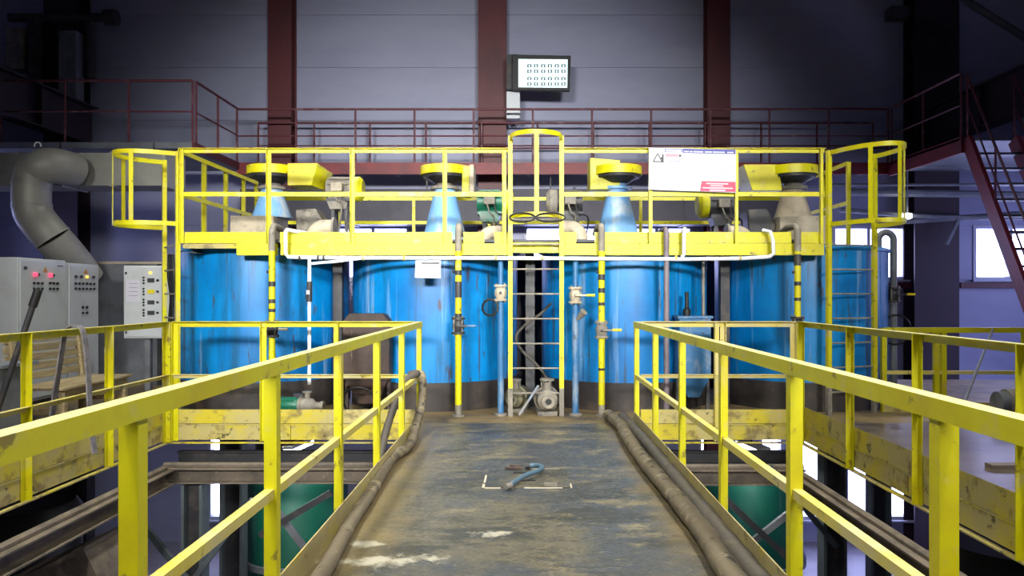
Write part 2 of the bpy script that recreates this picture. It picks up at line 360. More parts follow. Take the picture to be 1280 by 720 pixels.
# bridge, tank floor, side platforms (all at z = 0)
WX0, WX1 = -1.2, 1.29; YF = 8.83; PXL, PXR = -4.08, 3.16
struct(MB().box(WX0-.05, YN, -.06, WX1+.05, YF+.07, 0).build('floor_walkway', FLOORW))
struct(MB().box(-7.6, YF+.07, -.08, 6.6, 13.4, 0).build('floor_tanks', FLOORT))
struct(MB().box(-7.6, YN, -.08, PXL-.07, YF+.07, 0).build('floor_left', FLOORT))
struct(MB().box(PXR+.07, YN, -.08, 6.6, YF+.07, 0).build('floor_right', mat('wet_right_floor', S(92,80,68), .34, layers=[(S(62,55,52), 2, (1,2,1), .44, .6, .85), (S(124,110,90), 4, (1,2,1), .56, .68, .7)], bump=.1, bscale=18)))

# columns on the back wall
def column(px0, px1, dep, label, m=REDC):
    x0, x1 = xa(px0, YB-.3), xa(px1, YB-.3); c = thing('steel_column', label, 'column', ((x0+x1)/2, YB-.02-dep/2, ZL), 'columns along the back wall')
    b = MB(); t = .03
    b.box(x0, YB-.02-dep, ZL, x1, YB-.02-dep+t, ZC).build('flange', m, c)
    MB().box(x0, YB-.02-t, ZL, x1, YB-.02, ZC).build('flange', m, c)
    MB().box((x0+x1)/2-t/2, YB-.02-dep+t, ZL, (x0+x1)/2+t/2, YB-.02-t, ZC).build('web', m, c)
    return c
column(337, 366, .4, 'red brown steel column left of the tanks, above the first drive')
column(598, 633, .4, 'red brown steel column beside the wall screen')
column(883, 911, .4, 'red brown steel column behind the white notice board')
column(62, 104, .5, 'dark steel column in the upper left corner behind the pipes', DKC)
column(1137, 1192, .5, 'dark purple brown column between the windows at the right', DKC)

# ------------------------------------------------------------------ lamps
for i, (x, y) in enumerate(HIGH_BAY):
    t = thing('high_bay_lamp', 'round high bay lamp under the roof, %s row, %s side' % (('rearmost', 'near', 'middle', 'far')[i//2], ('left', 'right')[i % 2]), 'lamp', (x, y, HIGH_BAY_Z), 'high bay lamps')
    MB().lathe((x, y, HIGH_BAY_Z), [(.26,.0),(.2,.14),(.1,.26),(.09,.42)], 24).build('reflector', GREY, t)
    MB().cyl((x, y, HIGH_BAY_Z+.42), (x, y, ZC), .012, 6).build('hanger', DARK, t)
    L = bpy.data.lights.new('high_bay_light', 'AREA'); L.shape = 'DISK'; L.size = .5; L.energy = HIGH_BAY_POWER*(1.55, 1.5, 1.0, .7)[i//2]; L.color = (.98,.97,.9); L.spread = R(100)
    o = bpy.data.objects.new('high_bay_light', L); COL.objects.link(o); o.parent = t; o.location = (0,0,-.02)
for i, (p, q) in enumerate(FLOOD):
    t = thing('floodlight', 'floodlight behind the viewer at the %s' % ('left', 'right')[i], 'lamp', p, 'floodlights')
    d = (V(q)-V(p)).normalized(); e = -d.to_track_quat('-Z', 'Y').to_matrix().col[2]
    h = MB(); h.bar(V(p)-d*.18, V(p)-d*.02, 2.5, 1.5); h.build('housing', DARK, t)
    MB().cyl(V(p)-d*.1, (p[0], p[1]-.2, ZC-.01), .03, 8).build('pole', DARK, t)
    L = bpy.data.lights.new('flood_beam', 'AREA'); L.shape = 'RECTANGLE'; L.size = 2.4; L.size_y = 1.4; L.energy = FLOOD_POWER; L.color = (.98,.98,.95); L.spread = R(40)
    o = bpy.data.objects.new('flood_beam', L); COL.objects.link(o); o.parent = t; o.rotation_euler = d.to_track_quat('-Z', 'Y').to_euler()

# ------------------------------------------------------------------ yellow railings
RT = 1.18
def railing(name, label, p, q, posts, top=RT, mid=.55, toe=.11, inward=(0,0,0), m=YEL, z0=0, pw=.06, group='yellow railings around the pits', cat='railing', toe_mat=None, down=0, mid_mat=None, base=True):
    """p,q ends on the floor; inward = unit vector away from the drop"""
    p, q, n = V(p), V(q), V(inward); d = (q-p).normalized(); ln = (q-p).length
    t = thing(name, label, cat, (p+q)/2, group)
    Z = V((0,0,1)); D = V((0,0,-1))
    MB().angle(p+Z*top+n*.033, q+Z*top+n*.033, -n, D, .066, .007).build('top_rail', m, t)
    if mid: MB().angle(p+Z*(mid+.02)+n*.012, q+Z*(mid+.02)+n*.012, -n, D, .045, .006).build('mid_rail', YELP, t)
    for s in posts:
        c = p+d*s*ln
        a = d if s < .5 else -d
        MB().angle(c-a*pw/2+n*.024-Z*down, c+Z*(top-.008)-a*pw/2+n*.024, a, -n, pw, .007).build('post', m, t)
    if toe: MB().bar(p+Z*toe/2+n*.03, q+Z*toe/2+n*.03, .008, toe).build('toe_board', toe_mat or YELD, t)
    return t
ys = [YF, 7.55, 6.27, 4.97, 3.68, 2.37, 1.1, -.2]
def fr(y, y0=-.3, y1=YF): return (y-y0)/(y1-y0)
railing('walkway_railing', 'yellow angle iron railing along the left side of the walkway', (WX0+.0,-.3,0), (WX0+.0,YF,0), [min(.998, max(.004, fr(y))) for y in ys], inward=(1,0,0), toe=.15, toe_mat=YELT)
railing('walkway_railing', 'yellow angle iron railing along the right side of the walkway', (WX1-.0,-.3,0), (WX1-.0,YF,0), [min(.998, max(.004, fr(y))) for y in ys], inward=(-1,0,0), toe=.15, toe_mat=YELT)
railing('tank_floor_railing', 'yellow railing in front of the left tank, across the pit from the bench', (PXL+.03,YF+.02,0), (WX0-.06,YF+.02,0), [.01, .375, .675], toe=.16, inward=(0,1,0), down=.2)
railing('tank_floor_railing', 'yellow railing in front of the right tanks, pale and worn on its top rail', (WX1+.06,YF+.02,0), (PXR-.03,YF+.02,0), [.49, .53, .985], toe=.16, inward=(0,1,0), down=.2, m=YELP)
ysl = [8.8, 7.58, 6.32, 5.05, 3.8, 2.5]
railing('pit_railing', 'yellow railing beside the wooden bench along the left pit', (PXL-.02,2.4,0), (PXL-.02,YF,0), [fr(y,2.4) for y in ysl], toe=.2, inward=(-1,0,0), down=.21)
ysr = [8.8, 7.48, 6.2, 4.94, 3.7, 2.5]
railing('pit_railing', 'yellow railing with a dirty top along the right pit', (PXR+.02,2.4,0), (PXR+.02,YF,0), [fr(y,2.4) for y in ysr], toe=.2, inward=(1,0,0), down=.21)
railing('far_railing', 'yellow railing at the far right in front of the bluish wall', (4.55,9.75,0), (6.35,9.75,0), [.01,.38,.43,.985], top=1.07, mid=.5, toe=.12, inward=(0,-1,0))

# yellow edge beams of the pit
def edge_beam(label, p, q, out, z1=-.0, z0=-.23):
    t = thing('edge_beam', label, 'beam', V(p)*.5+V(q)*.5+V((0,0,z0)), 'edge beams of the pits'); p, q, o = V(p), V(q), V(out)
    P = lambda z: V((0,0,z))
    n = max(2, round((q-p).length/2.6)); d = (q-p)/n
    for i in range(n):
        a, b = p+d*i, p+d*(i+1)-d.normalized()*.006
        MB().bar(a+P(-.105), b+P(-.105), .012, .17).build('face_plate', YELD, t)
    MB().bar(p+P(z0+.008)+o*.012, q+P(z0+.008)+o*.012, .05, .014).build('flange', YELD, t)
    MB().bar(p+P(-.012)-o*.012, q+P(-.012)-o*.012, .05, .012).build('flange', YELD, t)
edge_beam('yellow edge beam under the left tank floor, facing the viewer', (PXL-.05,YF+.055,0), (WX0-.06,YF+.055,0), (0,-1,0))
edge_beam('yellow edge beam under the right tank floor, facing the viewer', (WX1+.06,YF+.055,0), (PXR+.05,YF+.055,0), (0,-1,0))
edge_beam('scuffed yellow edge beam under the bench side floor of the left pit', (PXL-.055,1.5,0), (PXL-.055,YF+.04,0), (1,0,0))
edge_beam('scuffed yellow edge beam under the right floor along the right pit', (PXR+.055,1.5,0), (PXR+.055,YF+.04,0), (-1,0,0))

# ------------------------------------------------------------------ tanks
TY, TR = 10.9, 1.155; ZT = 2.12
tanks = [(333, 'blue steel tank at the left end below the first agitator'), (545, 'blue steel tank left of the middle ladder, white paper sheet in front'),
         (779, 'blue steel tank right of the middle ladder, streaked with white'), (998, 'blue steel tank at the right end beside the windows')]
for i, (px, lab) in enumerate(tanks):
    x = xa(px, TY); t = thing('storage_tank', lab, 'tank', (x, TY, 0), 'row of blue tanks')
    MB().lathe((x,TY,0), [(TR,.36),(TR,ZT-.06),(TR+.0,ZT-.06)], 72, cap=False).build('shell', BLUE, t)
    MB().lathe((x,TY,0), [(TR+.012,.0),(TR+.012,.36),(TR-.05,.38)], 72).build('skirt', BASE, t, label='dark dirty skirt')
    MB().lathe((x,TY,0), [(TR-.02,ZT-.07),(TR+.04,ZT-.06),(TR+.04,ZT-.03),(TR-.05,ZT)], 72).build('lid', BLUE, t)
    for k in range(3):
        a = R(-90+(-62, 8, 70)[k]+i*11)
        MB().bar((x+math.cos(a)*(TR+.001), TY+math.sin(a)*(TR+.001), .38), (x+math.cos(a)*(TR+.001), TY+math.sin(a)*(TR+.001), ZT-.07), .02, .008, up=(math.cos(a), math.sin(a), 0)).build('weld_seam', BLUE, t)

# ------------------------------------------------------------------ service platform over the tanks
YP = 9.5; PX0, PX1 = xa(226, YP), xa(1030, YP); ZD = 2.14; YPB = 12.3
pl = thing('service_platform', 'yellow edged service platform on top of the blue tanks', 'platform', ((PX0+PX1)/2, (YP+YPB)/2, 0))
MB().box(PX0, YP+.012, ZD, PX1, YPB, ZD+.03).build('deck', DARK, pl); MB().box(PX1+.004, 10.36, ZD, 4.36, YPB, ZD+.03).build('deck', DARK, pl)
gaps = [(605, 640), (722, 742), (990, 1001)]
xs = [226, 565, 578, 606, 636, 705, 722, 742, 812, 918, 990, 1001, 1030]
for a, b in ((226,343),(350,566),(579,606),(618,637),(704,721),(743,812),(813,918),(919,990),(1001,1030)):
    MB().box(xa(a,YP), YP, 2.125, xa(b,YP)-.006, YP+.01, za(290,YP)).build('toe_board', YEL, pl)
MB().box(xa(228,YP), YP+.02, 2.06, xa(300,YP), YP+.1, 2.12).build('edge_beam', YELD, pl)
for a, b in ((296,345),(351,637),(704,760),(760,800),(800,1030)):
    MB().box(xa(a,YP), YP-.012, za(319,YP), xa(b,YP)-.004, YP+.09, 2.12).build('edge_beam', YEL, pl)
MB().box(xa(637,YP), YP+.0, za(316,YP), xa(704,YP), YP+.09, za(303,YP)).build('edge_beam', YEL, pl)
for x in (PX0+.1, xa(436,10.9), xa(662,10.9), xa(888,10.9), PX1-.1):
    MB().ibeam((x, YP+.1, ZD-.07), (x, YPB, ZD-.07), .1, .13, .012).build('joist', DARK, pl)
for px in (438, 662, 889):
    for yy in (10.2, 11.9):
        MB().bar((xa(px,TY), yy, 0), (xa(px,TY), yy, ZD-.13), .12, .12, up=(0,1,0)).build('support_leg', DARK, pl)
MB().box(PX0, YPB-.01, ZD+.03, 4.36, YPB, ZD+.16).build('toe_board', YELD, pl)

ZR = za(186, YP); ZM = za(243, YP)
def prail(label, p, q, posts, n, topz=ZR, midz=ZM):
    t = thing('platform_railing', label, 'railing', ((p[0]+q[0])/2, (p[1]+q[1])/2, ZD), 'railings of the tank platform'); p, q, n = V(p), V(q), V(n); d = (q-p).normalized()
    Z = V((0,0,1))
    MB().angle(p+Z*topz, q+Z*topz, n, V((0,0,-1)), .055, .007).build('top_rail', YEL, t)
    MB().bar(p+Z*midz+n*.01, q+Z*midz+n*.01, .01, .055).build('mid_rail', YEL, t)
    for s in posts:
        c = p+d*s
        MB().angle(c-d*.03+n*.012+Z*(ZD-.02), c-d*.03+n*.012+Z*(topz-.008), d, n, .05, .006).build('post', YEL, t)
    return t
XC0, XC1 = xa(637, YP), xa(704, YP)
pp = lambda l, x0: [xa(a, YP)-x0 for a in l]
prail('yellow platform railing between the left caged ladder and the middle one', (PX0,YP-.014,0), (XC0-.01,YP-.014,0), pp((229,338,442,557), PX0)+[XC0-PX0-.06], (0,-1,0))
prail('yellow platform railing between the middle caged ladder and the right one', (XC1+.01,YP-.014,0), (PX1,YP-.014,0), pp((812,919), XC1)+[PX1-XC1-.05], (0,-1,0))
prail('yellow railing along the left end of the platform, running away', (PX0-.01,YP+.06,0), (PX0-.01,YPB,0), [.75,1.5,2.2,2.76], (-1,0,0))
prail('yellow railing along the right end of the platform, running away', (4.37,10.4,0), (4.37,YPB,0), [.04,.9,1.84], (1,0,0))
prail('yellow railing along the back edge of the platform, behind the drives', (PX0,YPB+.02,0), (4.36,YPB+.02,0), [.05+i*(4.36-PX0-.1)/7 for i in range(8)], (0,1,0), topz=3.05, midz=2.64)

# ------------------------------------------------------------------ caged ladders
def caged_ladder(label, A, B, bulge, ztop, zcage, z0=0, nbars=3, rungs_top=2.2, depth=.66, swell=1.0):
    A, B, n = V((A[0],A[1],0)), V((B[0],B[1],0)), V((bulge[0],bulge[1],0)).normalized()
    t = thing('caged_ladder', label, 'ladder', (A+B)/2+V((0,0,z0)), 'caged ladders of the platform'); d = (B-A).normalized(); wd = (B-A).length; Z = V((0,0,1))
    for c in (A, B): MB().bar(c+Z*z0, c+Z*ztop, .055, .05, up=n).build('stringer', YEL, t)
    for c in (A, B): MB().bar(c+Z*z0, c+Z*(z0+.34), .0565, .0515, up=n).build('grimy_foot', BASE if False else DUSTY, t, label='grimy brown foot of the stringer')
    k = 0; z = z0+.28
    while z < rungs_top: MB().cyl(A+Z*z, B+Z*z, .011, 8).build('rung', DUSTY, t); z += .304
    M0 = (A+B)/2; hw = wd/2*swell
    def cp(a): return M0+d*(-hw*math.cos(a)) + n*(depth*math.sin(a)**.8 if math.sin(a) > 0 else 0)
    for zz in (ztop-.03, zcage):
        MB().ribbon([cp(R(180*i/24))+Z*zz for i in range(25)], Z*.055, .01).build('cage_hoop', YEL, t)
    for i in range(nbars):
        c = cp(R(180*(i+1)/(nbars+1))); tv = (cp(R(180*(i+1)/(nbars+1)+1))-c).normalized(); MB().ribbon([c+Z*(zcage-.02), c+Z*(ztop-.01)], tv*.052, .008).build('cage_bar', YEL, t)
    return t
caged_ladder('yellow caged ladder in the middle, between the two centre tanks', (xa(638,9.42),9.42), (xa(702,9.42),9.42), (0,-1), za(170,9.42), za(272,9.42), nbars=1, depth=.42, rungs_top=2.5)
caged_ladder('yellow caged ladder at the left end of the platform', (PX0-.02,9.46), (-4.72,10.08), (-.81,-.59), za(190,9.5), za(280,9.5), nbars=3)
caged_ladder('yellow caged ladder at the right end of the platform', (xa(1036,9.46),9.46), (xa(1093,9.7),9.7), (.3,-.95), za(189,9.5), za(281,9.5), nbars=3, depth=.78)

# ------------------------------------------------------------------ agitator drives
def drive(px, label, side, kind):
    x = xa(px, TY); y = TY; z = ZD+.03
    t = thing('agitator_drive', label, 'machine', (x, y, z), 'agitator drives on the tanks')
    cm = LBLUE if kind < 3 else BEIGE
    pz = za(209, TY); pr = .33
    if kind in (0, 3):
        MB().box(x-.46 if kind == 0 else x-.3, y-.36, z, x+.14 if kind == 0 else x+.36, y+.3, z+.4).build('base_box', BEIGE, t, bevel=.01); zb = z+.4
    else:
        MB().lathe((x,y,z), [(.38,0),(.38,.04),(.3,.05)], 28).build('base_flange', DUSTY, t); zb = z+.045
    MB().lathe((x,y,0), [((.28, .325, .325, .26)[kind], zb),(.15, za(240,TY)),(.15, za(240,TY)+.03)], 28).build('cone', cm, t)
    MB().lathe((x,y,0), [(.2, za(240,TY)+.03),(.2, za(240,TY)+.07),(.12, za(240,TY)+.075),(.11, pz-.13)], 24).build('bearing', DUSTY if kind != 2 else LBLUE, t)
    for k in range(6):
        a = R(60*k+12); MB().bar((x+math.cos(a)*.1, y+math.sin(a)*.1, pz-.1), (x+math.cos(a)*(pr-.03), y+math.sin(a)*(pr-.03), pz-.08), .05, .03).build('pulley_spoke', DARK, t)
    MB().lathe((x,y,0), [(.1,pz-.24),(.16,pz-.23),(pr-.05,pz-.15),(pr-.05,pz-.13),(.1,pz-.14)], 36, cap=False).build('pulley', DARK, t)
    MB().lathe((x,y,0), [(pr-.06, pz-.16),(pr-.02, pz-.16),(pr-.02, pz-.03),(pr-.06, pz-.03)], 36, cap=False).build('pulley_rim', DARK, t)
    MB().lathe((x,y,0), [(pr,pz-.12),(pr+.012,pz-.12),(pr+.012,pz),(0.02,pz+.004),(0.02,pz-.01),(pr,pz-.012),(pr,pz-.12)], 40, cap=False).build('pulley_guard', YEL, t)
    s = side
    if kind == 0:
        g = [(x+.28,y-.2,za(234,TY)),(x+.62,y-.2,za(234,TY)),(x+.70,y-.2,za(207,TY)),(x+.28,y-.2,za(207,TY))]
        MB().prism(g, (0,.5,0)).build('belt_guard', YEL, t, bevel=.008)
        MB().prism([(x+.62,y-.201,za(234,TY)),(x+.72,y-.05,za(237,TY)),(x+.72,y+.3,za(236,TY)),(x+.62,y+.3,za(234,TY))], (.07,0,.27)).build('belt_guard_end', YEL, t)
    elif kind == 1:
        MB().box(x+.26, y-.2, za(244,TY), x+.36, y+.32, za(210,TY)).build('belt_guard', YEL, t, bevel=.006)
        MB().box(x+.36, y-.16, za(242,TY), x+.42, y+.32, za(208,TY)).build('belt_guard_end', BEIGE, t)
    elif kind == 2:
        MB().prism([(x-.40,y-.12,za(238,TY)),(x+.02,y-.12,za(238,TY)),(x+.02,y-.12,za(202,TY)),(x-.40,y-.12,za(199,TY))], (0,.5,0)).build('belt_guard', YEL, t, bevel=.006)
    else:
        MB().prism([(x-.62,y-.16,za(240,TY)),(x-.2,y-.16,za(240,TY)),(x-.26,y-.16,za(208,TY)),(x-.74,y-.16,za(208,TY))], (0,.55,0)).build('belt_guard', YEL, t, bevel=.006)
    # motor with ribs, fan cover, junction box, bracket
    mx = x+s*(.98 if kind == 0 else .66); my = y+.05; mz = za(236 if kind == 0 else 252, TY)
    mm = [DUSTY, GREEN, DARK, DARK][kind]
    if kind == 3: mx = x-1.0; mz = za(256,TY)
    mo = MB().cyl((mx-.2,my,mz), (mx+.16,my,mz), .15, 24).build('motor', mm, t)
    for k in range(10):
        a = R(36*k+18); MB().bar((mx-.17, my+math.cos(a)*.15, mz+math.sin(a)*.15), (mx+.12, my+math.cos(a)*.15, mz+math.sin(a)*.15), .012, .05, up=(0,math.cos(a),math.sin(a))).build('cooling_rib', mm, mo)
    e = 1 if kind in (0, 1) else -1
    c0 = mx+(.16 if e > 0 else -.2)
    MB().lathe((c0,my,mz), [(.175,0),(.18,.1),(.13,.15)], 24, axis=(e,0,0)).build('fan_cover', YEL if kind != 2 else DUSTY, mo)
    MB().box(mx-.1, my-.26, mz-.06, mx+.06, my-.15, mz+.06).build('junction_box', DUSTY if kind else BEIGE, mo, bevel=.01)
    sm = DARK if kind != 1 else GREEN
    MB().box(mx-.19, my-.17, mz-.19, mx+.15, my+.17, mz-.15).build('motor_plate', sm, t)
    MB().prism([(mx-.17,my-.17,mz-.19),(mx+.13,my-.17,mz-.19),(mx+.09,my-.17,mz-.3),(mx-.13,my-.17,mz-.3)], (0,.3,0)).build('motor_bracket', DUSTY if kind == 0 else sm, t)
    for ax in (-.12, .07):
        for ay in (-.13, .1): MB().box(mx+ax, my+ay, z, mx+ax+.04, my+ay+.04, mz-.19).build('stand_leg', DARK, t)
    gx = (x+mx)/2+(.1*s if kind == 0 else 0)
    if kind in (0, 3):
        MB().prism([(gx-.18,y-.2,z),(gx+.16,y-.2,z),(gx+.2,y-.2,z+.3),(gx+.08,y-.2,z+.52),(gx-.2,y-.2,z+.5)], (0,.42,0)).build('gearbox', DUSTY if kind == 0 else DARK, t, bevel=.02)
    for k in range(2):
        a = V((mx-.05+k*.1, my-.24, mz-.06)); MB().tube(cr([a, a+V((.04,-.03,-.12)), a+V((.1+.08*k,.02,-.2)), V((a.x+.02+.1*k, my-.2, z+.0))], 5), .012, 6).build('cable', BLACK if k else DUSTY, mo)
    return t
drive(340, 'agitator drive with beige base box on the left end tank', 1, 0)
drive(556, 'agitator drive with pale blue cone left of the middle ladder', 1, 1)
drive(772, 'agitator drive with bright blue cone right of the middle ladder', -1, 2)
drive(991, 'agitator drive with beige cone on the right end tank', -1, 3)

for (a, b, lab) in ((636,694,'added dark sheet standing in for shade behind the middle ladder'), (876,902,'added dark sheet standing in for shade between the two right tanks')):  # sheets added so the shaded gaps between the tanks stay dark
    o = MB().box(xa(a,12.15), 12.15, 0, xa(b,12.15), 12.17, 2.06).build('gap_shade_sheet', mat('painted_gap_shade', S(44,42,48), .6, layers=[(S(70,62,58), 3, U, .5, .66, .7)])); tag(o, lab, 'sheet', 'added dark sheets behind the tanks')
t = thing('wire_loops', 'dark wire loops hung on the hoop of the middle caged ladder', 'wire', at(670,268,9.0), None)
for px, rr in ((653, .15), (688, .17)):
    c = at(px, 272, 8.99); MB().tube([c+V((math.cos(a*.3)*rr, -.02+.03*math.sin(a*.3), math.sin(a*.3)*.055)) for a in range(21)], .011, 6, True).build('loop', BLACK, t)
# pale inlet elbows standing on the deck
def elbow(px, py, label, s, r=.1, m=BEIGE):
    Y = 9.95; c = at(px, py, Y); t = thing('pipe_elbow', label, 'pipe', (c.x, Y, ZD+.03), 'inlet elbows on the deck')
    pts = [V((c.x, Y, ZD+.03)), V((c.x, Y, c.z-.06))]+arc((c.x+s*.13, Y, c.z-.06), (-s,0,0), (0,0,1), .13, 0, 90, 7)[1:]+[V((c.x+s*.24, Y, c.z+.07))]
    MB().tube(pts, r, 16).build('elbow', m, t)
    MB().cyl((c.x+s*.24,Y,c.z+.07), (c.x+s*.27,Y,c.z+.07), r*1.3, 18).build('flange', DUSTY, t)
    MB().cyl((c.x,Y,ZD+.03), (c.x,Y,ZD+.055), r*1.4, 18).build('flange', DUSTY, t)
elbow(393, 291, 'pale dusty pipe elbow beside the left end drive', 1)
elbow(604, 297, 'pale dusty pipe elbow below the green motor', 1, .085)
elbow(725, 292, 'fat pale pipe elbow just right of the middle ladder', -1)
elbow(934, 297, 'small beige pipe elbow under the white notice board', -1, .085)

# ------------------------------------------------------------------ pipes in front of the tanks
def valve(t, x, y, z, m, lever=None, s=1):
    b = MB().lathe((x,y,z), [(.05,-.075),(.075,-.03),(.075,.03),(.05,.075)], 16).build('valve', m, t)
    MB().cyl((x,y,z-.1), (x,y,z-.075), .085, 16).build('flange', m, b); MB().cyl((x,y,z+.075), (x,y,z+.1), .085, 16).build('flange', m, b)
    for k in range(4):
        a = R(45+90*k); MB().cyl((x+.07*math.cos(a),y+.07*math.sin(a),z-.12), (x+.07*math.cos(a),y+.07*math.sin(a),z+.12), .009, 6).build('bolt', DUSTY, b)
    MB().cyl((x,y-.05,z), (x,y-.12,z), .018, 8).build('stem', DARK, b)
    if lever:
        MB().bar((x-.01*s,y-.12,z), (x+.14*s,y-.12,z+.0), .02, .022).build('lever', DARK if lever != BRASS else m, b)
        MB().cyl((x+.12*s,y-.12,z), (x+.23*s,y-.12,z), .017, 8).build('lever_grip', lever, b)
YQ = 9.40
def striped(px, label, vy, vm, lever, zend=2.02, r=.04, dark=((346,352),(372,378)), goose=True):
    x = xa(px, YQ); t = thing('striped_pipe', label, 'pipe', (x, YQ, 0), 'striped pipes in front of the tanks')
    zv = za(vy, YQ)
    MB().cyl((x,YQ,0), (x,YQ,.14), r, 14).build('pipe', DUSTY, t)
    MB().cyl((x,YQ,.14), (x,YQ,zv-.1), r, 14).build('pipe', YEL, t); MB().cyl((x,YQ,zv+.1), (x,YQ,zend), r, 14).build('pipe', YEL, t)
    MB().cyl((x,YQ,0), (x,YQ,.02), r*1.9, 16).build('foot_flange', DUSTY, t)
    for a, b in dark:
        MB().cyl((x,YQ,za(b,YQ)), (x,YQ,za(a,YQ)), r*1.04, 14).build('stripe', DARK, t, label='dark painted stripe')
    valve(t, x, YQ, zv, vm, lever)
    MB().cyl((x-.06,YQ+.02,za(340,YQ)), (x-.03,YQ+.0,za(340,YQ)), .02, 8).build('clip', DARK, t)
    if goose:
        zt = za(286,YQ)
        pts = [V((x,YQ,zend)), V((x,YQ,zt-.06))]+arc((x,YQ+.1,zt-.06), (0,-1,0), (0,0,1), .1, 0, 90, 7)[1:]+[V((x-.02,YQ+.32,zt+.04)), V((x-.02,YQ+.6,zt-.02))]
        MB().tube(pts, r*1.02, 12).build('gooseneck', DUSTY, t)
    return t
striped(340, 'yellow and black striped pipe in front of the left end tank', 411, DARK, BEIGE, dark=((352,358),(374,379),(386,390)))
striped(573, 'yellow and black striped pipe left of the middle ladder, blue lever valve', 407, DARK, PBLUE, dark=((338,344),(352,372),(392,397)))
striped(752, 'yellow and black striped pipe right of the middle ladder, pale flanged valve', 412, DUSTY, BRASS, dark=((343,350),(360,366),(378,382),(460,463)))
striped(997, 'yellow and black striped pipe in front of the right end tank', 406, DARK, DARK, dark=((318,332),(352,357),(372,376)))
x = xa(833, YQ); t = thing('plain_pipe', 'plain grey vertical pipe over the blue tank below the notice board', 'pipe', (x, YQ, 0))
MB().tube([V((x,YQ,0)),V((x,YQ,za(294,YQ)))]+arc((x,YQ+.08,za(294,YQ)),(0,-1,0),(0,0,1),.08,0,90,6)[1:]+[V((x,YQ+.5,za(286,YQ)))], .034, 12).build('pipe', mat('purple_grey_pipe', S(128,116,124), .5, layers=[(S(86,76,80), 6, (1,1,.4), .5, .66, .7)]), t)
MB().cyl((x,YQ,0),(x,YQ,.02),.07,14).build('foot_flange', DUSTY, t)
def blue_pipe(px, vy, label, lever, funnel):
    x = xa(px, 9.5); Y = 9.46; t = thing('blue_pipe', label, 'pipe', (x, Y, 0), 'blue drain pipes beside the middle ladder'); zv = za(vy, Y)
    MB().cyl((x,Y,.02),(x,Y,zv-.1),.04,14).build('pipe', PBLUE, t); MB().cyl((x,Y,zv+.1),(x,Y,1.96),.034,14).build('pipe', PBLUE, t)
    MB().cyl((x,Y,0),(x,Y,.03),.08,16).build('foot_flange', DUSTY, t)
    valve(t, x, Y, zv, BEIGE, lever)
    if funnel: MB().cyl((x+.02,Y-.03,zv-.3),(x+.1,Y-.1,zv-.2),.02,10,.05).build('spout', DUSTY, t)
    else: MB().ring((x-.13,Y-.02,zv-.18), .1, .014, 20, 6, axis=(.3,1,0)).build('hose_loop', BLACK, t)
blue_pipe(626, 366, 'blue vertical pipe with pale valve just left of the middle ladder', None, False)
blue_pipe(719, 369, 'blue vertical pipe with pale valve just right of the middle ladder', BRASS, True)

# white water line under the platform beam
YW = 9.36
t = thing('water_pipe', 'thin white plastic water pipe running along the platform beam', 'pipe', at(640, 321, YW), None)
A = lambda px, py, dy=0: at(px, py, YW)+V((0,dy,0))
MB().tube([A(378,290,.3),A(358,287),A(357,289),A(357,317),A(360,321),A(388,322),A(520,322.5),A(700,323),A(860,324),A(930,323),A(962,321),A(967,317),A(966,300),A(963,290),A(957,287,.1)], .024, 10).build('main_pipe', WHITEP, t)
MB().tube([A(388,322)+V((0,-.045,0)),A(388,400)+V((0,-.045,0)),A(388,480)+V((0,-.045,0))], .022, 10).build('drop_pipe', WHITEP, t)
MB().tube([A(388,330)+V((0,-.045,0)),A(420,327)+V((0,-.03,0)),A(452,323)+V((0,-.0,0))], .018, 8).build('branch_pipe', WHITEP, t)
MB().tube([A(858,287,.2),A(856,286),A(855,292),A(855,318),A(852,322)], .024, 10).build('riser_pipe', WHITEP, t)
v = MB().cyl(A(388,352)+V((0,-.045,0)),A(388,377)+V((0,-.045,0)),.034,12).build('ball_valve', DARK, t)
MB().cyl(A(388,363)+V((0,-.1,0)),A(388,368)+V((0,-.1,0)),.022,10).build('valve_knob', WHITE, v)
for px in (375,398,405,454,505,620,678,845,925):
    MB().cyl(A(px,322.5)+V((-.012,0,0)),A(px,322.5)+V((.012,0,0)),.032,10).build('clamp', DARK if px < 410 else YELD, t)
t = thing('paper_sheet', 'white printed paper sheet hung on the tank left of the middle ladder', 'sign', at(535, 347, 9.33))
MB().prism([at(518.5,347,9.33),at(551,348,9.33),at(551,325.5,9.33),at(519.5,325.5,9.33)], (0,.006,0)).build('sheet', PAPER, t)
for (a, b, y, m) in ((527,549,329,PRINT_K),(528,547,335,PRINT_G),(523,548,341,PRINT_G)):
    MB().box(xa(a,9.33), 9.328, za(y+.9,9.33), xa(b,9.33), 9.3305, za(y-.9,9.33)).build('print_line', m, t)

# ------------------------------------------------------------------ notice board on the platform railing
YS = 9.40
t = thing('notice_board', 'large white notice board with blue header and red block on the platform railing', 'sign', at(866, 240, YS))
MB().prism([at(811,237,YS),at(920,241,YS),at(920,187,YS),at(811,184.5,YS)], (0,.012,0)).build('board', PAPER, t)
def q(name, m, x0, x1, y0, y1, sk=0, d=.002):
    k = .022; f = lambda x, y: at(x, y+(x-811)*k, YS-d)
    MB().prism([f(x0-sk,y1),f(x1,y1),f(x1,y0),f(x0,y0)], (0,d+.001,0)).build(name, m, t)
q('header_band', PRINT_B, 853.5, 919.4, 184.9, 190.2)
q('header_frame', PRINT_B, 831, 853, 185.4, 189.4)
q('header_panel', PAPER, 832, 852, 186.2, 188.8, d=.004)
for a, b in ((855,861),(862,866),(867,879),(881,890),(891,906),(909,917)): q('header_word', PAPER, a, b, 187.6, 189.1, d=.004)
q('title_word', PRINT_P, 832, 848, 191.6, 195.4); q('title_word', PRINT_K, 848.6, 851.6, 192.4, 195)
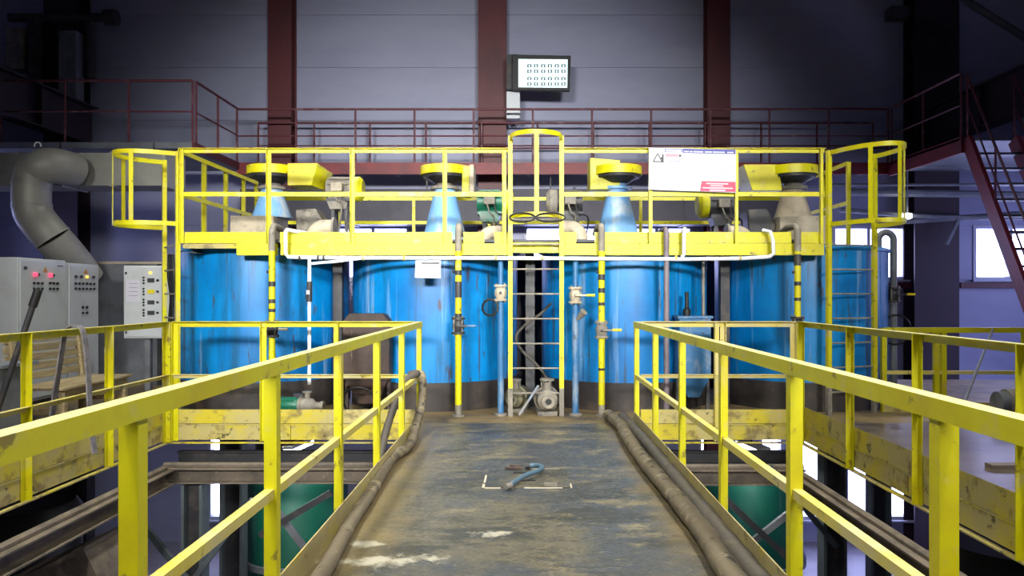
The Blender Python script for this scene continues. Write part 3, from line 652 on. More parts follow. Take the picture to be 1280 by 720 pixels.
for a, b in ((833,835),(837,842),(843,851)): q('subtitle_word', PRINT_G, a, b, 199.4, 201.6)
for (a, b) in (((816.5,202),(822,192)),((822,192),(827.5,202)),((827.5,202),(816.5,202))):
    MB().bar(at(*a,YS-.003), at(*b,YS-.003), .004, .012, up=(0,0,1) if a[1] != b[1] else (0,0,1)).build('warning_triangle', PRINT_K, t)
q('warning_figure', PRINT_K, 827.5, 829.6, 192.2, 202.8); q('warning_figure', PRINT_K, 826, 828, 196, 199)
for i in range(9):
    q('text_line', PRINT_G, 818+(i % 3)*2, 916-(i*7 % 11), 206+i*3.1, 206.45+i*3.1)
q('red_block', PRINT_R, 877, 919.6, 225, 237.6, sk=2)
for (a, b, y) in ((883,910,227),(888,904,229.7),(878,916,232.4),(887,907,235.2)): q('red_block_line', PAPER, a, b, y, y+1.5, d=.004)

# ------------------------------------------------------------------ floor gear in front of the tanks
def motor_pump(px, label, m, s, Y, r=.12, dirv=(0,-1,0)):
    x = xa(px, Y); d = V(dirv).normalized(); t = thing('floor_pump', label, 'pump', (x, Y, 0), 'pumps on the tank floor'); c = V((x,Y,r+.06)); sd = d.cross(V((0,0,1)))
    MB().bar(c-d*.25-V((0,0,r+.035)), c+d*.2-V((0,0,r+.035)), .24, .05).build('base', DUSTY, t)
    mo = MB().lathe(c-d*.3, [(r*.7,0),(r,.05),(r,.3),(r*.8,.33)], 20, axis=d).build('motor', m, t)
    for k in range(8):
        a = R(45*k); u = sd*math.cos(a)+V((0,0,1))*math.sin(a); MB().bar(c-d*.24+u*r, c-d*.02+u*r, .01, .025, up=u).build('cooling_rib', m, mo)
    ph = MB().lathe(c+d*.03, [(r*1.25,0),(r*1.25,.03),(r*1.1,.04),(r*.95,.16),(r*.5,.2),(r*.5,.26),(r*.62,.26),(r*.62,.3),(r*.3,.3),(r*.3,.25)], 20, axis=d).build('pump_head', m if m != GREEN else DUSTY, t)
    MB().lathe(c+d*.33, [(r*.28,0),(r*.28,.001)], 12, axis=d).build('port', BLACK, ph)
    MB().cyl(c+d*.12+V((0,0,r*.8)), c+d*.12+V((0,0,r*1.8)), r*.42, 14).build('outlet', DUSTY, ph); MB().cyl(c+d*.12+V((0,0,r*1.8)), c+d*.12+V((0,0,r*2)), r*.7, 14).build('outlet_flange', DUSTY, ph)
    MB().box(c.x-.07, c.y+.06, c.z+r*.8, c.x+.05, c.y+.16, c.z+r*1.5).build('terminal_box', DARK if m == GREEN else DUSTY, mo)
    return t
motor_pump(683, 'dusty pump with open port at the foot of the middle ladder', DUSTY, 1, 9.62, .13, (.05,-1,0))
motor_pump(646, 'dusty motor lying left behind the middle ladder foot', mat('dusty_olive_paint', S(112,108,84), .6, layers=[(S(80,74,62), 6, U, .5, .66, .8)]), 1, 9.85, .12, (-.2,-1,0))
motor_pump(372, 'small green electric pump on the floor by the left tank', GREEN, 1, 9.33, .085, (1,-.1,0))
t = MB().bar(at(649,520,9.2)+V((0,0,.012)), at(673,482,9.45), .03, .012).build('steel_strip', mat('bright_steel', S(200,200,204), .3, .6)); tag(t, 'bright flat steel strip leaning on the pump under the ladder', 'bar')
t = MB().tube(cr([at(700,500,9.9),at(676,462,9.75),at(650,435,9.8),at(646,418,9.85),at(662,402,9.9),at(676,392,10.0),at(688,380,10.15)], 6), .018, 8).build('pump_hose', HOSED); tag(t, 'thin grey hose curling up behind the middle ladder', 'hose')
t = thing('junction_post', 'grey post with small white box seen between the middle ladder rungs', 'post', (xa(664,11.6),11.6,0))
MB().box(xa(659,11.6),11.58,0,xa(669,11.6),11.66,za(334,11.6)).build('post', DARK, t); MB().box(xa(659,11.6),11.5,za(352,11.6),xa(669,11.6),11.58,za(333,11.6)).build('box', WHITE, t, bevel=.006)
MB().box(xa(661,11.6),11.495,za(344,11.6),xa(667,11.6),11.5,za(338,11.6)).build('display', DARK, t)
# rusty hopper between tanks 1 and 2; small blue box tank between tanks 3 and 4
YH = 9.55
t = thing('rusty_hopper', 'dark rusty steel box between the two left tanks', 'box', (xa(458,YH),YH,0))
RUST = mat('dark_rusty_steel', S(64,48,42), .65, layers=[(S(96,74,58), 4, (1,1,.4), .5, .68, .8), (S(34,30,30), 3, U, .5, .68, .8), (S(176,160,140), 5, (3,3,.3), .66, .74, .8)], bump=.2)
MB().prism([(xa(428,YH),YH,.42),(xa(487,YH),YH,.42),(xa(487,YH),YH,za(402,YH)),(xa(478,YH),YH,za(392,YH)),(xa(436,YH),YH,za(392,YH)),(xa(428,YH),YH,za(402,YH))], (0,.24,0)).build('body', RUST, t, bevel=.01)
MB().prism([(xa(432,YH),YH+.02,.42),(xa(484,YH),YH+.02,.42),(xa(470,YH),YH+.08,.12),(xa(446,YH),YH+.08,.12)], (0,.2,0)).build('cone', RUST, t)
for px in (431,484): MB().box(xa(px,YH)-.02,YH+.1,0,xa(px,YH)+.02,YH+.15,.45).build('leg', RUST, t)
t = thing('blue_box_tank', 'small worn blue box tank on legs between the two right tanks', 'tank', (xa(868,YH),YH,0))
MB().box(xa(849,YH),YH,.48,xa(889,YH),YH+.3,za(398,YH)).build('body', PBLUE, t, bevel=.01)
MB().box(xa(847,YH),YH-.02,za(398,YH),xa(891,YH),YH+.32,za(395,YH)).build('lid', PBLUE, t)
MB().prism([(xa(849,YH),YH+.02,.48),(xa(889,YH),YH+.02,.48),(xa(876,YH),YH+.08,.2),(xa(862,YH),YH+.08,.2)], (0,.2,0)).build('cone', PBLUE, t)
for px in (850,888): MB().bar((xa(px,YH),YH+.15,0),(xa(px,YH),YH+.15,.5),.04,.04,up=(0,1,0)).build('leg', DARK, t)
MB().lathe((xa(861,YH),YH+.12,za(395,YH)), [(.05,0),(.05,.08),(.025,.1),(.025,.3)], 14).build('inlet', BLACK, t)
MB().cyl((xa(882,YH),YH+.12,za(395,YH)),(xa(882,YH),YH+.12,1.9),.02,8).build('rod', DUSTY, t)
t = MB().ring((xa(447,9.2),9.3,.19), .2, .014, 32, 6, axis=(.05,1,.45)).build('hose_loop', BLACK); tag(t, 'thin black hose loop standing on the floor beside the green pump', 'hose')

# ------------------------------------------------------------------ walkway: hatch, tool, hoses
t = thing('floor_hatch', 'steel floor hatch with chipped pale edges in the walkway', 'hatch', (0, 6.2, 0))
hx0, hx1, hy0, hy1 = xa(607,6.0), xa(712,6.0), 5.93, 6.55
MB().box(hx0,hy0,0,hx1,hy1,.006).build('plate', FLOORW, t)
EDGE = mat('chipped_edge_paint', S(200,190,170), .6)
for (a, b, c, d) in ((hx0,hy0-.02,hx0+.12,hy0-.004),(hx0+.16,hy0-.02,hx0+.22,hy0-.004),(hx0+.3,hy0-.016,hx1-.06,hy0-.004),(hx0-.025,hy0,hx0-.005,hy0+.1),(hx0-.02,hy0+.16,hx0-.004,hy0+.4),(hx1+.004,hy0-.01,hx1+.016,hy0+.12),(hx0+.36,hy1+.004,hx0+.6,hy1+.014)):
    MB().box(a,b,0,c,d,.005).build('chipped_edge', EDGE, t)
for yy in (6.12, 6.38): MB().box(-.09,yy,.006,.09,yy+.03,.01).build('slot', BLACK, t)
MB().box(hx1-.2,hy0+.02,.006,hx1-.1,hy0+.05,.03).build('hinge', DUSTY, t)
t = thing('lifting_hook', 'blue grey bent lifting hook lying on the floor hatch', 'tool', (0, 6.2, .006))
MB().tube(cr([V((-.115,5.86,.035)),V((0,6.1,.05)),V((.115,6.28,.05)),V((.15,6.4,.05)),V((.11,6.5,.045)),V((.04,6.52,.04))], 8), .02, 10).build('rod', HANDLE, t)
MB().cyl((.05,6.52,.04),(.01,6.52,.04),.03,10).build('collar', DARK, t); MB().cyl((-.10,5.87,.035),(-.14,5.83,.033),.024,10).build('tip', DUSTY, t)
MB().cyl((-.02,6.47,.03),(-.16,6.47,.03),.012,8).build('pin', RUST, t); MB().cyl((-.02,6.53,.03),(-.12,6.56,.03),.012,8).build('pin', RUST, t)

def hose(label, pts, r, m, rings=0, n=12):
    P = cr(pts, 12); o = thing('floor_hose', label, 'hose', (P[0].x, P[0].y, 0), 'hoses along the walkway edges')
    rs = [r*(1+.05*math.sin(i*1.7)+.03*math.sin(i*.6)) for i in range(len(P))]
    MB().tube(P, rs, n).build('hose_body', m, o)
    k = 0
    for i in range(3, len(P)-3, 4) if rings else []:
        k += 1
        if k % 3: MB().tube([P[i]-(P[i+1]-P[i]).normalized()*.012, P[i]+(P[i+1]-P[i]).normalized()*.012], r*1.12, n).build('hose_clamp', HOSED, o)
    return o
G = lambda px, py, r: V((xa(px, F*EYE/(py-CY)), F*EYE/(py-CY), r))
hose('dusty grey hose lying along the left edge of the walkway', [V((-1.02,2.2,.05)),V((-1.04,3.2,.05)),G(404,728,.05),G(436,668,.05),G(466,620,.05),G(490,580,.05),V((-1.09,7.3,.06)),V((-1.12,7.9,.12)),V((-1.11,8.35,.3)),V((-1.13,8.55,.52)),V((-1.17,8.62,.6)),V((-1.27,8.64,.52))], .046, HOSE, 0)
hose('thin dark hose hanging over the left mid rail near the tanks', [V((-1.27,8.5,.6)),V((-1.18,8.46,.62)),V((-1.29,8.3,.54)),V((-1.36,8.0,.3)),V((-1.42,7.75,0)),V((-1.45,7.6,-.4)),V((-1.45,7.5,-.9))], .04, HOSED)
hose('thick brown hose, inner one along the right edge of the walkway', [V((1.02,2.2,.065)),V((1.06,3.2,.065)),G(905,722,.065),G(880,680,.065),G(840,628,.065),G(800,578,.065),G(783,552,.065),V((1.06,8.3,.065)),V((1.03,8.72,.065)),V((1.0,9.1,.06))], .064, HOSE, 0)
hose('thick dark hose tucked against the right toe board of the walkway', [V((1.18,2.2,.06)),V((1.185,3.2,.06)),V((1.185,4.2,.06)),V((1.19,5.2,.06)),V((1.185,6.2,.06)),V((1.185,7.2,.06)),V((1.17,8.1,.06)),V((1.15,8.6,.06)),V((1.16,9.0,.06))], .058, HOSED)

# ------------------------------------------------------------------ left platform: cabinets, bench, straps
def cab_front(t, x, y0, y1, z0, z1): pass
CXF = -6.36
t = thing('control_cabinet', 'wide grey control cabinet with red indicator lamps, nearest of the row', 'cabinet', (CXF-.3, 10.2, 0), 'control cabinets at the left')
MB().box(CXF-.55,9.68,.1,CXF-.02,10.69,1.96).build('body', CAB, t, bevel=.008)
MB().box(CXF-.5,9.7,0,CXF-.05,10.67,.1).build('plinth', DARK, t)
d = MB().box(CXF-.02,9.70,.14,CXF,10.67,1.93).build('door', CAB, t, bevel=.006)
def dots(d, ys, zs, m=BLACK, r=.018):
    for y in ys:
        for z in zs: MB().cyl((CXF,y,z),(CXF+.02,y,z),r,10).build('push_button', m, d)
def yx(px): return -CXF*F/(CX-px)
dots(d, [yx(a) for a in (42,47,52)], [za(354,10), za(361,10)]); dots(d, [yx(a) for a in (62,66.5,71)], [za(354,10.3), za(361,10.3)])
for a in (43,62): MB().cyl((CXF,yx(a),za(343.5,10.1)),(CXF+.03,yx(a),za(343.5,10.1)),.026,12).build('red_lamp', LEDR, d, label='glowing red lamp')
for a in (47.5,66): MB().cyl((CXF,yx(a),za(343.5,10.1)),(CXF+.02,yx(a),za(343.5,10.1)),.018,10).build('small_lamp', DARK, d)
MB().prism([(CXF,yx(53.5),za(340,10.1)),(CXF,yx(59.5),za(340,10.1)),(CXF,yx(56.5),za(333,10.1))], (.004,0,0)).build('warning_mark', mat('orange_mark', S(200,140,70), .5), d)
MB().box(CXF,yx(31)-.02,za(337,9.8),CXF+.02,yx(31)+.02,za(333,9.8)).build('lock', DARK, d)
MB().box(CXF,yx(72),za(333,10.5),CXF+.004,yx(79),za(332,10.5)).build('name_strip', DARK, d)
t = thing('control_cabinet', 'narrow grey control cabinet with a dense button grid, far one of the row', 'cabinet', (CXF-.3, 11.1, 0), 'control cabinets at the left')
MB().box(CXF-.55,10.72,.1,CXF-.02,11.50,1.93).build('body', CAB, t, bevel=.008)
MB().box(CXF-.5,10.74,0,CXF-.05,11.48,.1).build('plinth', DARK, t)
d = MB().box(CXF-.02,10.74,.14,CXF,11.48,1.90).build('door', CAB, t, bevel=.006)
dots(d, [yx(a) for a in (94,98.6,103.2,107.8,112.4,117)], [za(354.5,11.1), za(361,11.1)]); dots(d, [yx(a) for a in (103,108)], [za(384,11.1), za(391,11.1)])
for a, m in ((94,DARK),(101,DARK),(108,LEDO),(116,DARK)): MB().cyl((CXF,yx(a),za(346,11.1)),(CXF+.025,yx(a),za(346,11.1)),.022,10).build('indicator', m, d)
MB().prism([(CXF,yx(104),za(342,11.1)),(CXF,yx(110),za(342,11.1)),(CXF,yx(107),za(336,11.1))], (.004,0,0)).build('warning_mark', mat('orange_mark_small', S(200,140,70), .5), d)
YC2 = 11.0
t = thing('wall_cabinet', 'pale wall type control panel on legs beside the left caged ladder', 'cabinet', (xa(190,YC2), YC2+.1, 0))
MB().box(xa(154.5,YC2),YC2,za(423,YC2),xa(226,YC2),YC2+.3,za(332,YC2)).build('body', CAB, t, bevel=.008)
d = MB().box(xa(156,YC2),YC2-.018,za(421,YC2),xa(224,YC2),YC2,za(334,YC2)).build('door', CAB, t, bevel=.005)
qb = lambda n, m, a, b, c, e, dd=.012: MB().box(xa(a,YC2),YC2-.018-dd,za(e,YC2),xa(b,YC2),YC2-.018,za(c,YC2)).build(n, m, d)
qb('paper', PAPER, 158.5, 175.5, 350, 377, .003)
for i in range(4): qb('print_line', PRINT_G, 162, 173, 354+i*5, 355+i*5, .004)
for i, y in enumerate((350.5,364.5,378,391)):
    qb('meter', DARK if i != 1 else BRASS, 185.5, 194, y-2.6, y+2.6); 
    for k in (-3.5,0,3.5): MB().cyl(at(180.5,y+k,YC2)+V((0,-.03,0)), at(180.5,y+k,YC2)+V((0,-.018,0)), .015, 8).build('push_button', BLACK, d)
    MB().cyl(at(198,y,YC2)+V((0,-.035,0)), at(198,y,YC2)+V((0,-.018,0)), .018, 8).build('switch', BLACK, d)
MB().cyl(at(189,341,YC2)+V((0,-.04,0)), at(189,341,YC2)+V((0,-.018,0)), .02, 10).build('indicator', LEDO, d)
qb('lock', DARK, 157.5, 159.5, 340, 343); qb('lock', DARK, 157.5, 159.5, 414, 417)
for px in (180,216): MB().box(xa(px-3.5,YC2),YC2+.1,0,xa(px+3.5,YC2),YC2+.18,za(422,YC2)).build('leg', GREY, t)
t = thing('wall_screen_panel', 'dull grey steel screen wall behind the control panel', 'partition', (-5.8, 12.6, 0))
MB().box(-7.6,12.6,0,-4.6,12.64,za(330,12.6)).build('sheet', GREY, t); MB().box(-7.6,12.58,za(330,12.6),-4.6,12.66,za(327,12.6)).build('top_edge', BEIGE, t)
for xx in (-7.4,-6.0,-4.7): MB().box(xx,12.56,0,xx+.06,12.6,za(330,12.6)).build('post', DARK, t)

# bench
BX0, BX1, BY0, BY1 = -5.62, -5.02, 8.36, 9.86
t = thing('wooden_bench', 'slatted pale wooden bench in front of the grey control cabinets', 'bench', ((BX0+BX1)/2, (BY0+BY1)/2, 0))
for k in range(5):
    z = .52+k*.105; MB().box(BX0-.02-k*.012,BY0,z,BX0+.005-k*.012,BY1-.1,z+.085).build('back_slat', WOOD, t, bevel=.004)
for k in range(4):
    xx = BX0+.04+k*.145; MB().box(xx,BY0,.44,xx+.125,BY1,.47).build('seat_slat', WOOD, t, bevel=.004)
for yy in (BY0+.08, BY1-.14):
    MB().box(BX1-.1,yy,0,BX1-.03,yy+.06,.44).build('leg', WOOD, t)
    MB().prism([(BX0-.02,yy,0),(BX0+.05,yy,0),(BX0+.05,yy,.44),(BX0-.02,yy,1.02),(BX0-.08,yy,1.02),(BX0-.02,yy,.5)], (0,.06,0)).build('leg', WOOD, t)
    MB().box(BX0,yy+.01,.16,BX1-.05,yy+.05,.22).build('stretcher', WOOD, t)
MB().box(BX1-.08,BY0+.1,.36,BX1-.05,BY1-.1,.44).build('apron', WOOD, t)
# straps on the rail, pole, bin
YST = 7.06; XS = PXL-.03
t = MB().ribbon(cr([V((XS+.22,YST-.1,.05)),V((XS+.15,YST-.05,.4)),V((XS+.10,YST,.85)),V((XS+.06,YST,1.14)),V((XS,YST,1.205)),V((XS-.1,YST,1.16)),V((XS-.15,YST,.9)),V((XS-.2,YST-.02,.5)),V((XS-.24,YST-.05,.06))], 6), (0,.075,0), .012).build('webbing_strap', FABR); tag(t, 'grey webbing strap hung over the railing beside the bench', 'strap')
t = thing('leaning_pole', 'dark steel pole with a rubber head leaning on the left railing', 'pole', (-4.86,6.8,0))
a, b = V((-4.86,6.86,0)), at(48,362,6.86); MB().cyl(a, b, .026, 10).build('shaft', DARK, t); MB().cyl(b-(b-a).normalized()*.16, b, .036, 10).build('head', BLACK, t)
t = thing('waste_bin', 'grey steel bin at the left edge by the bench', 'bin', (-5.35,7.6,0))
MB().prism([(-5.75,7.4,.02),(-5.08,7.4,.02),(-5.02,7.36,.78),(-5.8,7.36,.78)], (0,.5,0)).build('body', GREY, t, bevel=.01); MB().box(-5.83,7.34,.78,-4.99,7.9,.81).build('rim', GREY, t)

# ------------------------------------------------------------------ ventilation duct and pipe (left)
t = thing('air_duct', 'rectangular galvanised air duct hanging under the left gallery', 'duct', (-8.3,12.6,3.3))
YD = 12.4
for i, (a, b) in enumerate(((-60,24),(24,78),(78,140),(140,206))):
    MB().box(xa(a,YD),YD,za(232,YD),xa(b,YD)-.008,YD+.7,za(191,YD)).build('box_section', DUCT, t)
    MB().box(xa(b,YD)-.03,YD-.02,za(233.5,YD),xa(b,YD)+.015,YD+.72,za(189.5,YD)).build('box_flange', DUCT, t)
for px in (60, 180): MB().box(xa(px,YD),YD+.3,za(190,YD),xa(px,YD)+.02,YD+.32,4.0).build('hanger', DARK, t)
t = thing('vent_pipe', 'fat round vent pipe bending down from the air duct at the left', 'pipe', (xa(40,11.5),11.8,2.1))
YV = 11.75; r = 22*YV/F
c = cr([V((xa(72,YV),YV+.42,za(207,YV))), V((xa(66,YV),YV+.12,za(206,YV))), at(56,208,YV), at(44,216,YV), at(40,232,YV), at(40,258,YV), at(46,274,YV), at(66,298,YV), at(92,328,YV+.3), at(108,350,YV+.5)], 6)
for i, (a, b, nm) in enumerate(((0,24,'upper_bend'),(24,30,'straight_piece'),(30,42,'lower_bend'),(42,len(c)-1,'drop_pipe'))): MB().tube(c[a:b+1], r, 28).build(nm, DUCT, t)
for i in (24, 30, 42): MB().tube([c[i]-(c[i]-c[i-1]).normalized()*.015, c[i]+(c[i]-c[i-1]).normalized()*.015], r*1.03, 28).build('seam_band', DUCT, t)
MB().tube(arc(at(47,182,YV),(1,0,0),(0,0,1),.05,-20,200,8), .012, 6).build('lifting_eye', WHITE, t)

# ------------------------------------------------------------------ galleries (red) along the back and sides
ZG = 4.17
def rrail(t, p, q, n, h=1.1, mids=(.55,)):
    p, q = V(p), V(q); Z = V((0,0,1))
    MB().tube([p+Z*h, q+Z*h], .024, 8).build('top_rail', RAILR, t)
    for m in mids: MB().tube([p+Z*m, q+Z*m], .016, 6).build('mid_rail', RAILR, t)
    for i in range(n+1): c = p+(q-p)*i/n; MB().tube([c, c+Z*h], .022, 6).build('post', RAILR, t)
GX0, GX1 = -5.9, 7.48
t = thing('back_gallery', 'red steel gallery with deck along the back wall', 'gallery', (1, 16.3, ZG-.22))
MB().box(GX0,15.82,ZG-.04,GX1,16.5,ZG).build('deck', GREY, t); MB().box(GX0,15.76,ZG-.22,GX1,15.82,ZG+.02).build('edge_beam', RED, t)
for i in range(10): xx = GX0+.4+i*1.4; MB().bar((xx,15.82,ZG-.1),(xx,16.5,ZG-.1),.06,.12).build('joist', GREY, t)
t = thing('gallery_railing', 'thin red railing on the front edge of the back gallery', 'railing', (1,15.8,ZG), 'gallery railings'); rrail(t, (GX0,15.79,ZG+.02), (GX1,15.79,ZG+.02), 11, mids=(.3,.55))
t = thing('gallery_railing', 'thin dark red railing on the wall side of the back gallery', 'railing', (1,16.45,ZG), 'gallery railings'); rrail(t, (GX0+.2,16.47,ZG), (GX1,16.47,ZG), 11, h=.99, mids=(.5,))
t = thing('side_gallery', 'dark red steel gallery in the upper left corner above the duct', 'gallery', (-8.5,15,ZG-.22))
MB().box(-11.8,13.7,ZG-.04,GX0,16.5,ZG).build('deck', GREY, t); MB().box(-11.8,13.64,ZG-.09,GX0,13.7,ZG+.02).build('edge_beam', GREY, t); MB().box(GX0,13.64,ZG-.12,GX0+.06,15.76,ZG+.02).build('edge_beam', REDC, t)
t = thing('gallery_railing', 'pinkish red railing on the upper left gallery, facing the viewer', 'railing', (-8.5,13.7,ZG), 'gallery railings'); rrail(t, (-10.44,13.67,ZG+.02), (GX0,13.67,ZG+.02), 4)
t = thing('gallery_railing', 'short red railing running back along the upper left gallery', 'railing', (GX0,14.8,ZG), 'gallery railings'); rrail(t, (GX0+.03,13.75,ZG+.02), (GX0+.03,15.7,ZG+.02), 2)
t = thing('side_gallery', 'dark red steel gallery at the upper right above the stair', 'gallery', (8.5,15,ZG-.22))
MB().box(GX1,13.2,ZG-.04,12.3,16.5,ZG).build('deck', GREY, t); MB().box(GX1-.0,13.14,ZG-.26,GX1+.06,15.76,ZG+.02).build('edge_beam', RED, t); MB().box(8.42,13.14,ZG-.26,12.3,13.2,ZG+.02).build('edge_beam', RED, t)
t = thing('gallery_railing', 'dark red railing along the upper right gallery edge', 'railing', (GX1,14.5,ZG), 'gallery railings'); rrail(t, (GX1+.03,13.2,ZG+.02), (GX1+.03,15.7,ZG+.02), 2)

YX = 15.84
DHG = [(xa(300,YX)+1.2+i*2.6) for i in range(4)]
t = thing('shade_box', 'long added dark box standing in for shade below the back gallery, behind the agitator drives', 'duct', (1, YX, 2.9))  # dark box added in place of the shaded wall under the gallery
DKP = mat('purple_grey_painted_shade', S(62,58,70), .55, layers=[(S(46,44,58), 1.2, U, .44, .6, .8)])
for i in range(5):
    x0 = xa(300,YX)+i*2.3; MB().box(x0,YX,za(279,YX),x0+2.285,YX+.7,za(236,YX)).build('box_section', DKP, t); MB().box(x0+2.27,YX-.03,za(280.5,YX),x0+2.32,YX+.73,za(234.5,YX)).build('box_flange', DKP, t)
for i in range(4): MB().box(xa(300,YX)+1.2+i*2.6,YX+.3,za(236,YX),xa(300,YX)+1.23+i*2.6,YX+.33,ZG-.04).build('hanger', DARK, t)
t = thing('cable_bundle', 'black cable bundle hanging behind the left caged ladder', 'cable', at(213,410,10.3))
for k in range(3): MB().tube(cr([at(212+2*k,318,10.3),at(211+3*k,345,10.28),at(214+k,372,10.3),at(212+2*k,402,10.3),at(213+k,440,10.3),V((at(213+k,440,10.3).x,10.3,0))],5), .022, 7).build('cable', BLACK, t)
# stair at the right
SX0, SX1 = 7.56, 8.36; s0, s1 = V((0,13.1,ZG-.05)), V((0,10.75,0))
t = thing('steel_stair', 'steep red steel stair descending from the right gallery', 'stair', ((SX0+SX1)/2, 11.9, 0))
for xx in (SX0, SX1): MB().bar((xx,s0.y,s0.z),(xx,s1.y,s1.z+.02),.07,.24).build('stringer', RED, t)
n = 15
for i in range(1, n): c = s0+(s1-s0)*i/n; MB().box(SX0+.035,c.y-.1,c.z-.018,SX1-.035,c.y+.1,c.z+.018).build('tread', DARK, t)
for xx in (SX0, SX1):
    up = V((0,-.1,1.0))
    MB().tube([V((xx,s0.y+.02,s0.z+1.12)), V((xx,s1.y-.1,s1.z+1.0))], .022, 8).build('handrail', RAILR, t); MB().tube([V((xx,s0.y,s0.z+.6)), V((xx,s1.y-.05,s1.z+.5))], .016, 6).build('mid_rail', RAILR, t)
    for f in (0,.33,.66,1): c = s0+(s1-s0)*f; MB().tube([V((xx,c.y,c.z)),V((xx,c.y-.04*f,c.z+1.08))], .02, 6).build('post', RAILR, t)
struct(MB().box(6.6,9.6,-.08,9.2,13.4,0).build('floor_stair', FLOORT))

# crane runway beams
for sx, lab in ((-9.25, 'dark red crane runway beam in the upper left corner'), (8.75, 'dark red crane runway beam in the upper right corner')):
    t = thing('crane_beam', lab, 'beam', (sx, 6, 4.6), 'crane runway beams')
    MB().ibeam((sx,-6,5.05), (sx,YB-.6,5.05), .34, .82, .03).build('beam', DKC, t); MB().box(sx-.04,-6,5.46,sx+.04,YB-.6,5.52).build('crane_rail', DARK, t)
    for yy in (8.5,10.5,12.5,14.5): MB().box(sx-.15,yy,4.68,sx+.15,yy+.02,5.43).build('stiffener', DKC, t)
t = MB().tube([at(1190,-10,14.5), at(1300,58,14.5)], .07, 10).build('diagonal_brace', DARK); tag(t, 'dark diagonal roof brace in the upper right corner', 'brace')
# upper left pipes and upper right coil
t = thing('exhaust_pipes', 'dark exhaust pipes with a cross arm in the upper left corner', 'pipe', at(40,100,16)); Y = 16.2
MB().tube([at(12,22,Y),at(145,22,Y)], .09, 10).build('cross_arm', DARK, t); MB().cyl(at(132,22,Y),at(146,22,Y),.17,12).build('arm_cap', DARK, t)
MB().box(xa(16,Y),Y-.2,za(88,Y),xa(34,Y),Y+.2,za(38,Y)).build('silencer', DUSTY, t); MB().cyl(at(44,100,Y),at(44,22,Y),.15,12).build('stack', DARK, t)
MB().box(xa(84,Y),Y-.3,za(127,Y),xa(105,Y),Y,za(44,Y)).build('casing', GREY, t); MB().cyl(at(113,98,Y),at(113,30,Y),.1,12).build('stack', DARK, t)
MB().box(xa(14,Y),Y-.1,za(104,Y),xa(120,Y),Y+.1,ZG+.001).build('foot_frame', DARK, t) if False else None
t = thing('cable_coil', 'coiled black cables hung on the dark column at the upper right', 'cable', at(1168,80,16.2))
for k in range(5): MB().ring(at(1166+k*3-5, 46+k*5, 16.38-.02*k), .35+.05*(k % 3), .025, 24, 6, axis=(.06*k-.1,1,.05)).build('cable_loop', BLACK, t)
t = thing('wall_floodlight', 'unlit dark floodlight beside the upper right column', 'lamp', at(1120,20,16.6)); MB().box(xa(1109,16.6),16.4,za(25,16.6),xa(1132,16.6),16.75,za(11,16.6)).build('housing', DARK, t, bevel=.02); MB().box(xa(1132,16.6),16.56,za(20,16.6),xa(1142,16.6),16.62,za(16,16.6)).build('arm', DARK, t)

# screen, its bracket, white box on the column
YM = 16.0
t = thing('status_screen', 'bright wall screen with a grid of status marks near the middle column', 'screen', at(678,112,YM))
MB().prism([at(640,112.5,YM),at(712,114,YM),at(713.5,69.5,YM),at(640,68,YM)], (0,.1,0)).build('housing', BLACK, t, bevel=.01)
MB().box(xa(633,YM),YM+.1,za(110,YM),xa(648,YM),YM+.35,za(66,YM)).build('bracket', DARK, t)
MB().prism([at(648,109,YM-.004),at(709,109.6,YM-.004),at(709.5,74.3,YM-.004),at(648,73.8,YM-.004)], (0,.004,0)).build('display', SCREEN, t)
for j, yy in enumerate((82.3,89.2,98.4,105.1)):
    for i, xx in enumerate((661.8,670,679,687.3,696,704.2)):
        for dx in (-1.9,1.9): MB().box(xa(xx+dx-.8,YM),YM-.007,za(yy+1.9,YM),xa(xx+dx+.8,YM),YM-.004,za(yy-1.9,YM)).build('status_mark', SCREEN_M, t)
        for dy in (-1.8,1.8): MB().box(xa(xx-1.4,YM),YM-.007,za(yy+dy+.4,YM),xa(xx+1.4,YM),YM-.004,za(yy+dy-.4,YM)).build('status_mark', SCREEN_M, t)
t = thing('wall_box', 'white electrical box below the wall screen', 'box', at(641,148,16.2)); MB().box(xa(633,16.2),16.2,za(148,16.2),xa(650,16.2),16.5,za(114,16.2)).build('body', WHITE, t, bevel=.01)
MB().box(xa(634,16.2),16.19,za(147,16.2),xa(649,16.2),16.2,za(115,16.2)).build('lid', WHITE, t)
MB().box(xa(634,16.2),16.5,za(136,16.2),xa(640,16.2),16.62,za(122,16.2)).build('mount', GREY, t)

# ------------------------------------------------------------------ right rear: riser pipe with valve, pipes under the gallery
YK = 10.4; xk = xa(1117, YK)
t = thing('riser_pipe', 'grey riser pipe with valve and hose ring right of the right ladder', 'pipe', (xk, YK, 0))
zk = za(300,YK)
MB().tube([V((xa(1098,YK),YK,za(330,YK))),V((xa(1098,YK),YK,zk))]+arc((xa(1107.5,YK),YK,zk),(-1,0,0),(0,0,1),.103,0,180,10)[1:]+[V((xk,YK,0))], .045, 12).build('pipe', GREY, t)
valve(t, xk, YK, za(368,YK), DARK, BRASS); MB().ring((xk,YK-.06,za(412,YK)), .2, .014, 28, 6, axis=(0,1,.1)).build('hose_ring', BLACK, t)
MB().cyl((xk,YK,0),(xk,YK,.03),.1,16).build('foot_flange', DUSTY, t)
t = MB().tube([V((xa(1194,8.6),8.6,.02)), V((xa(1241,9.66),9.66,za(412,9.66)))], .016, 8).build('leaning_bar', GREY); tag(t, 'thin grey bar leaning on the far right railing', 'bar')
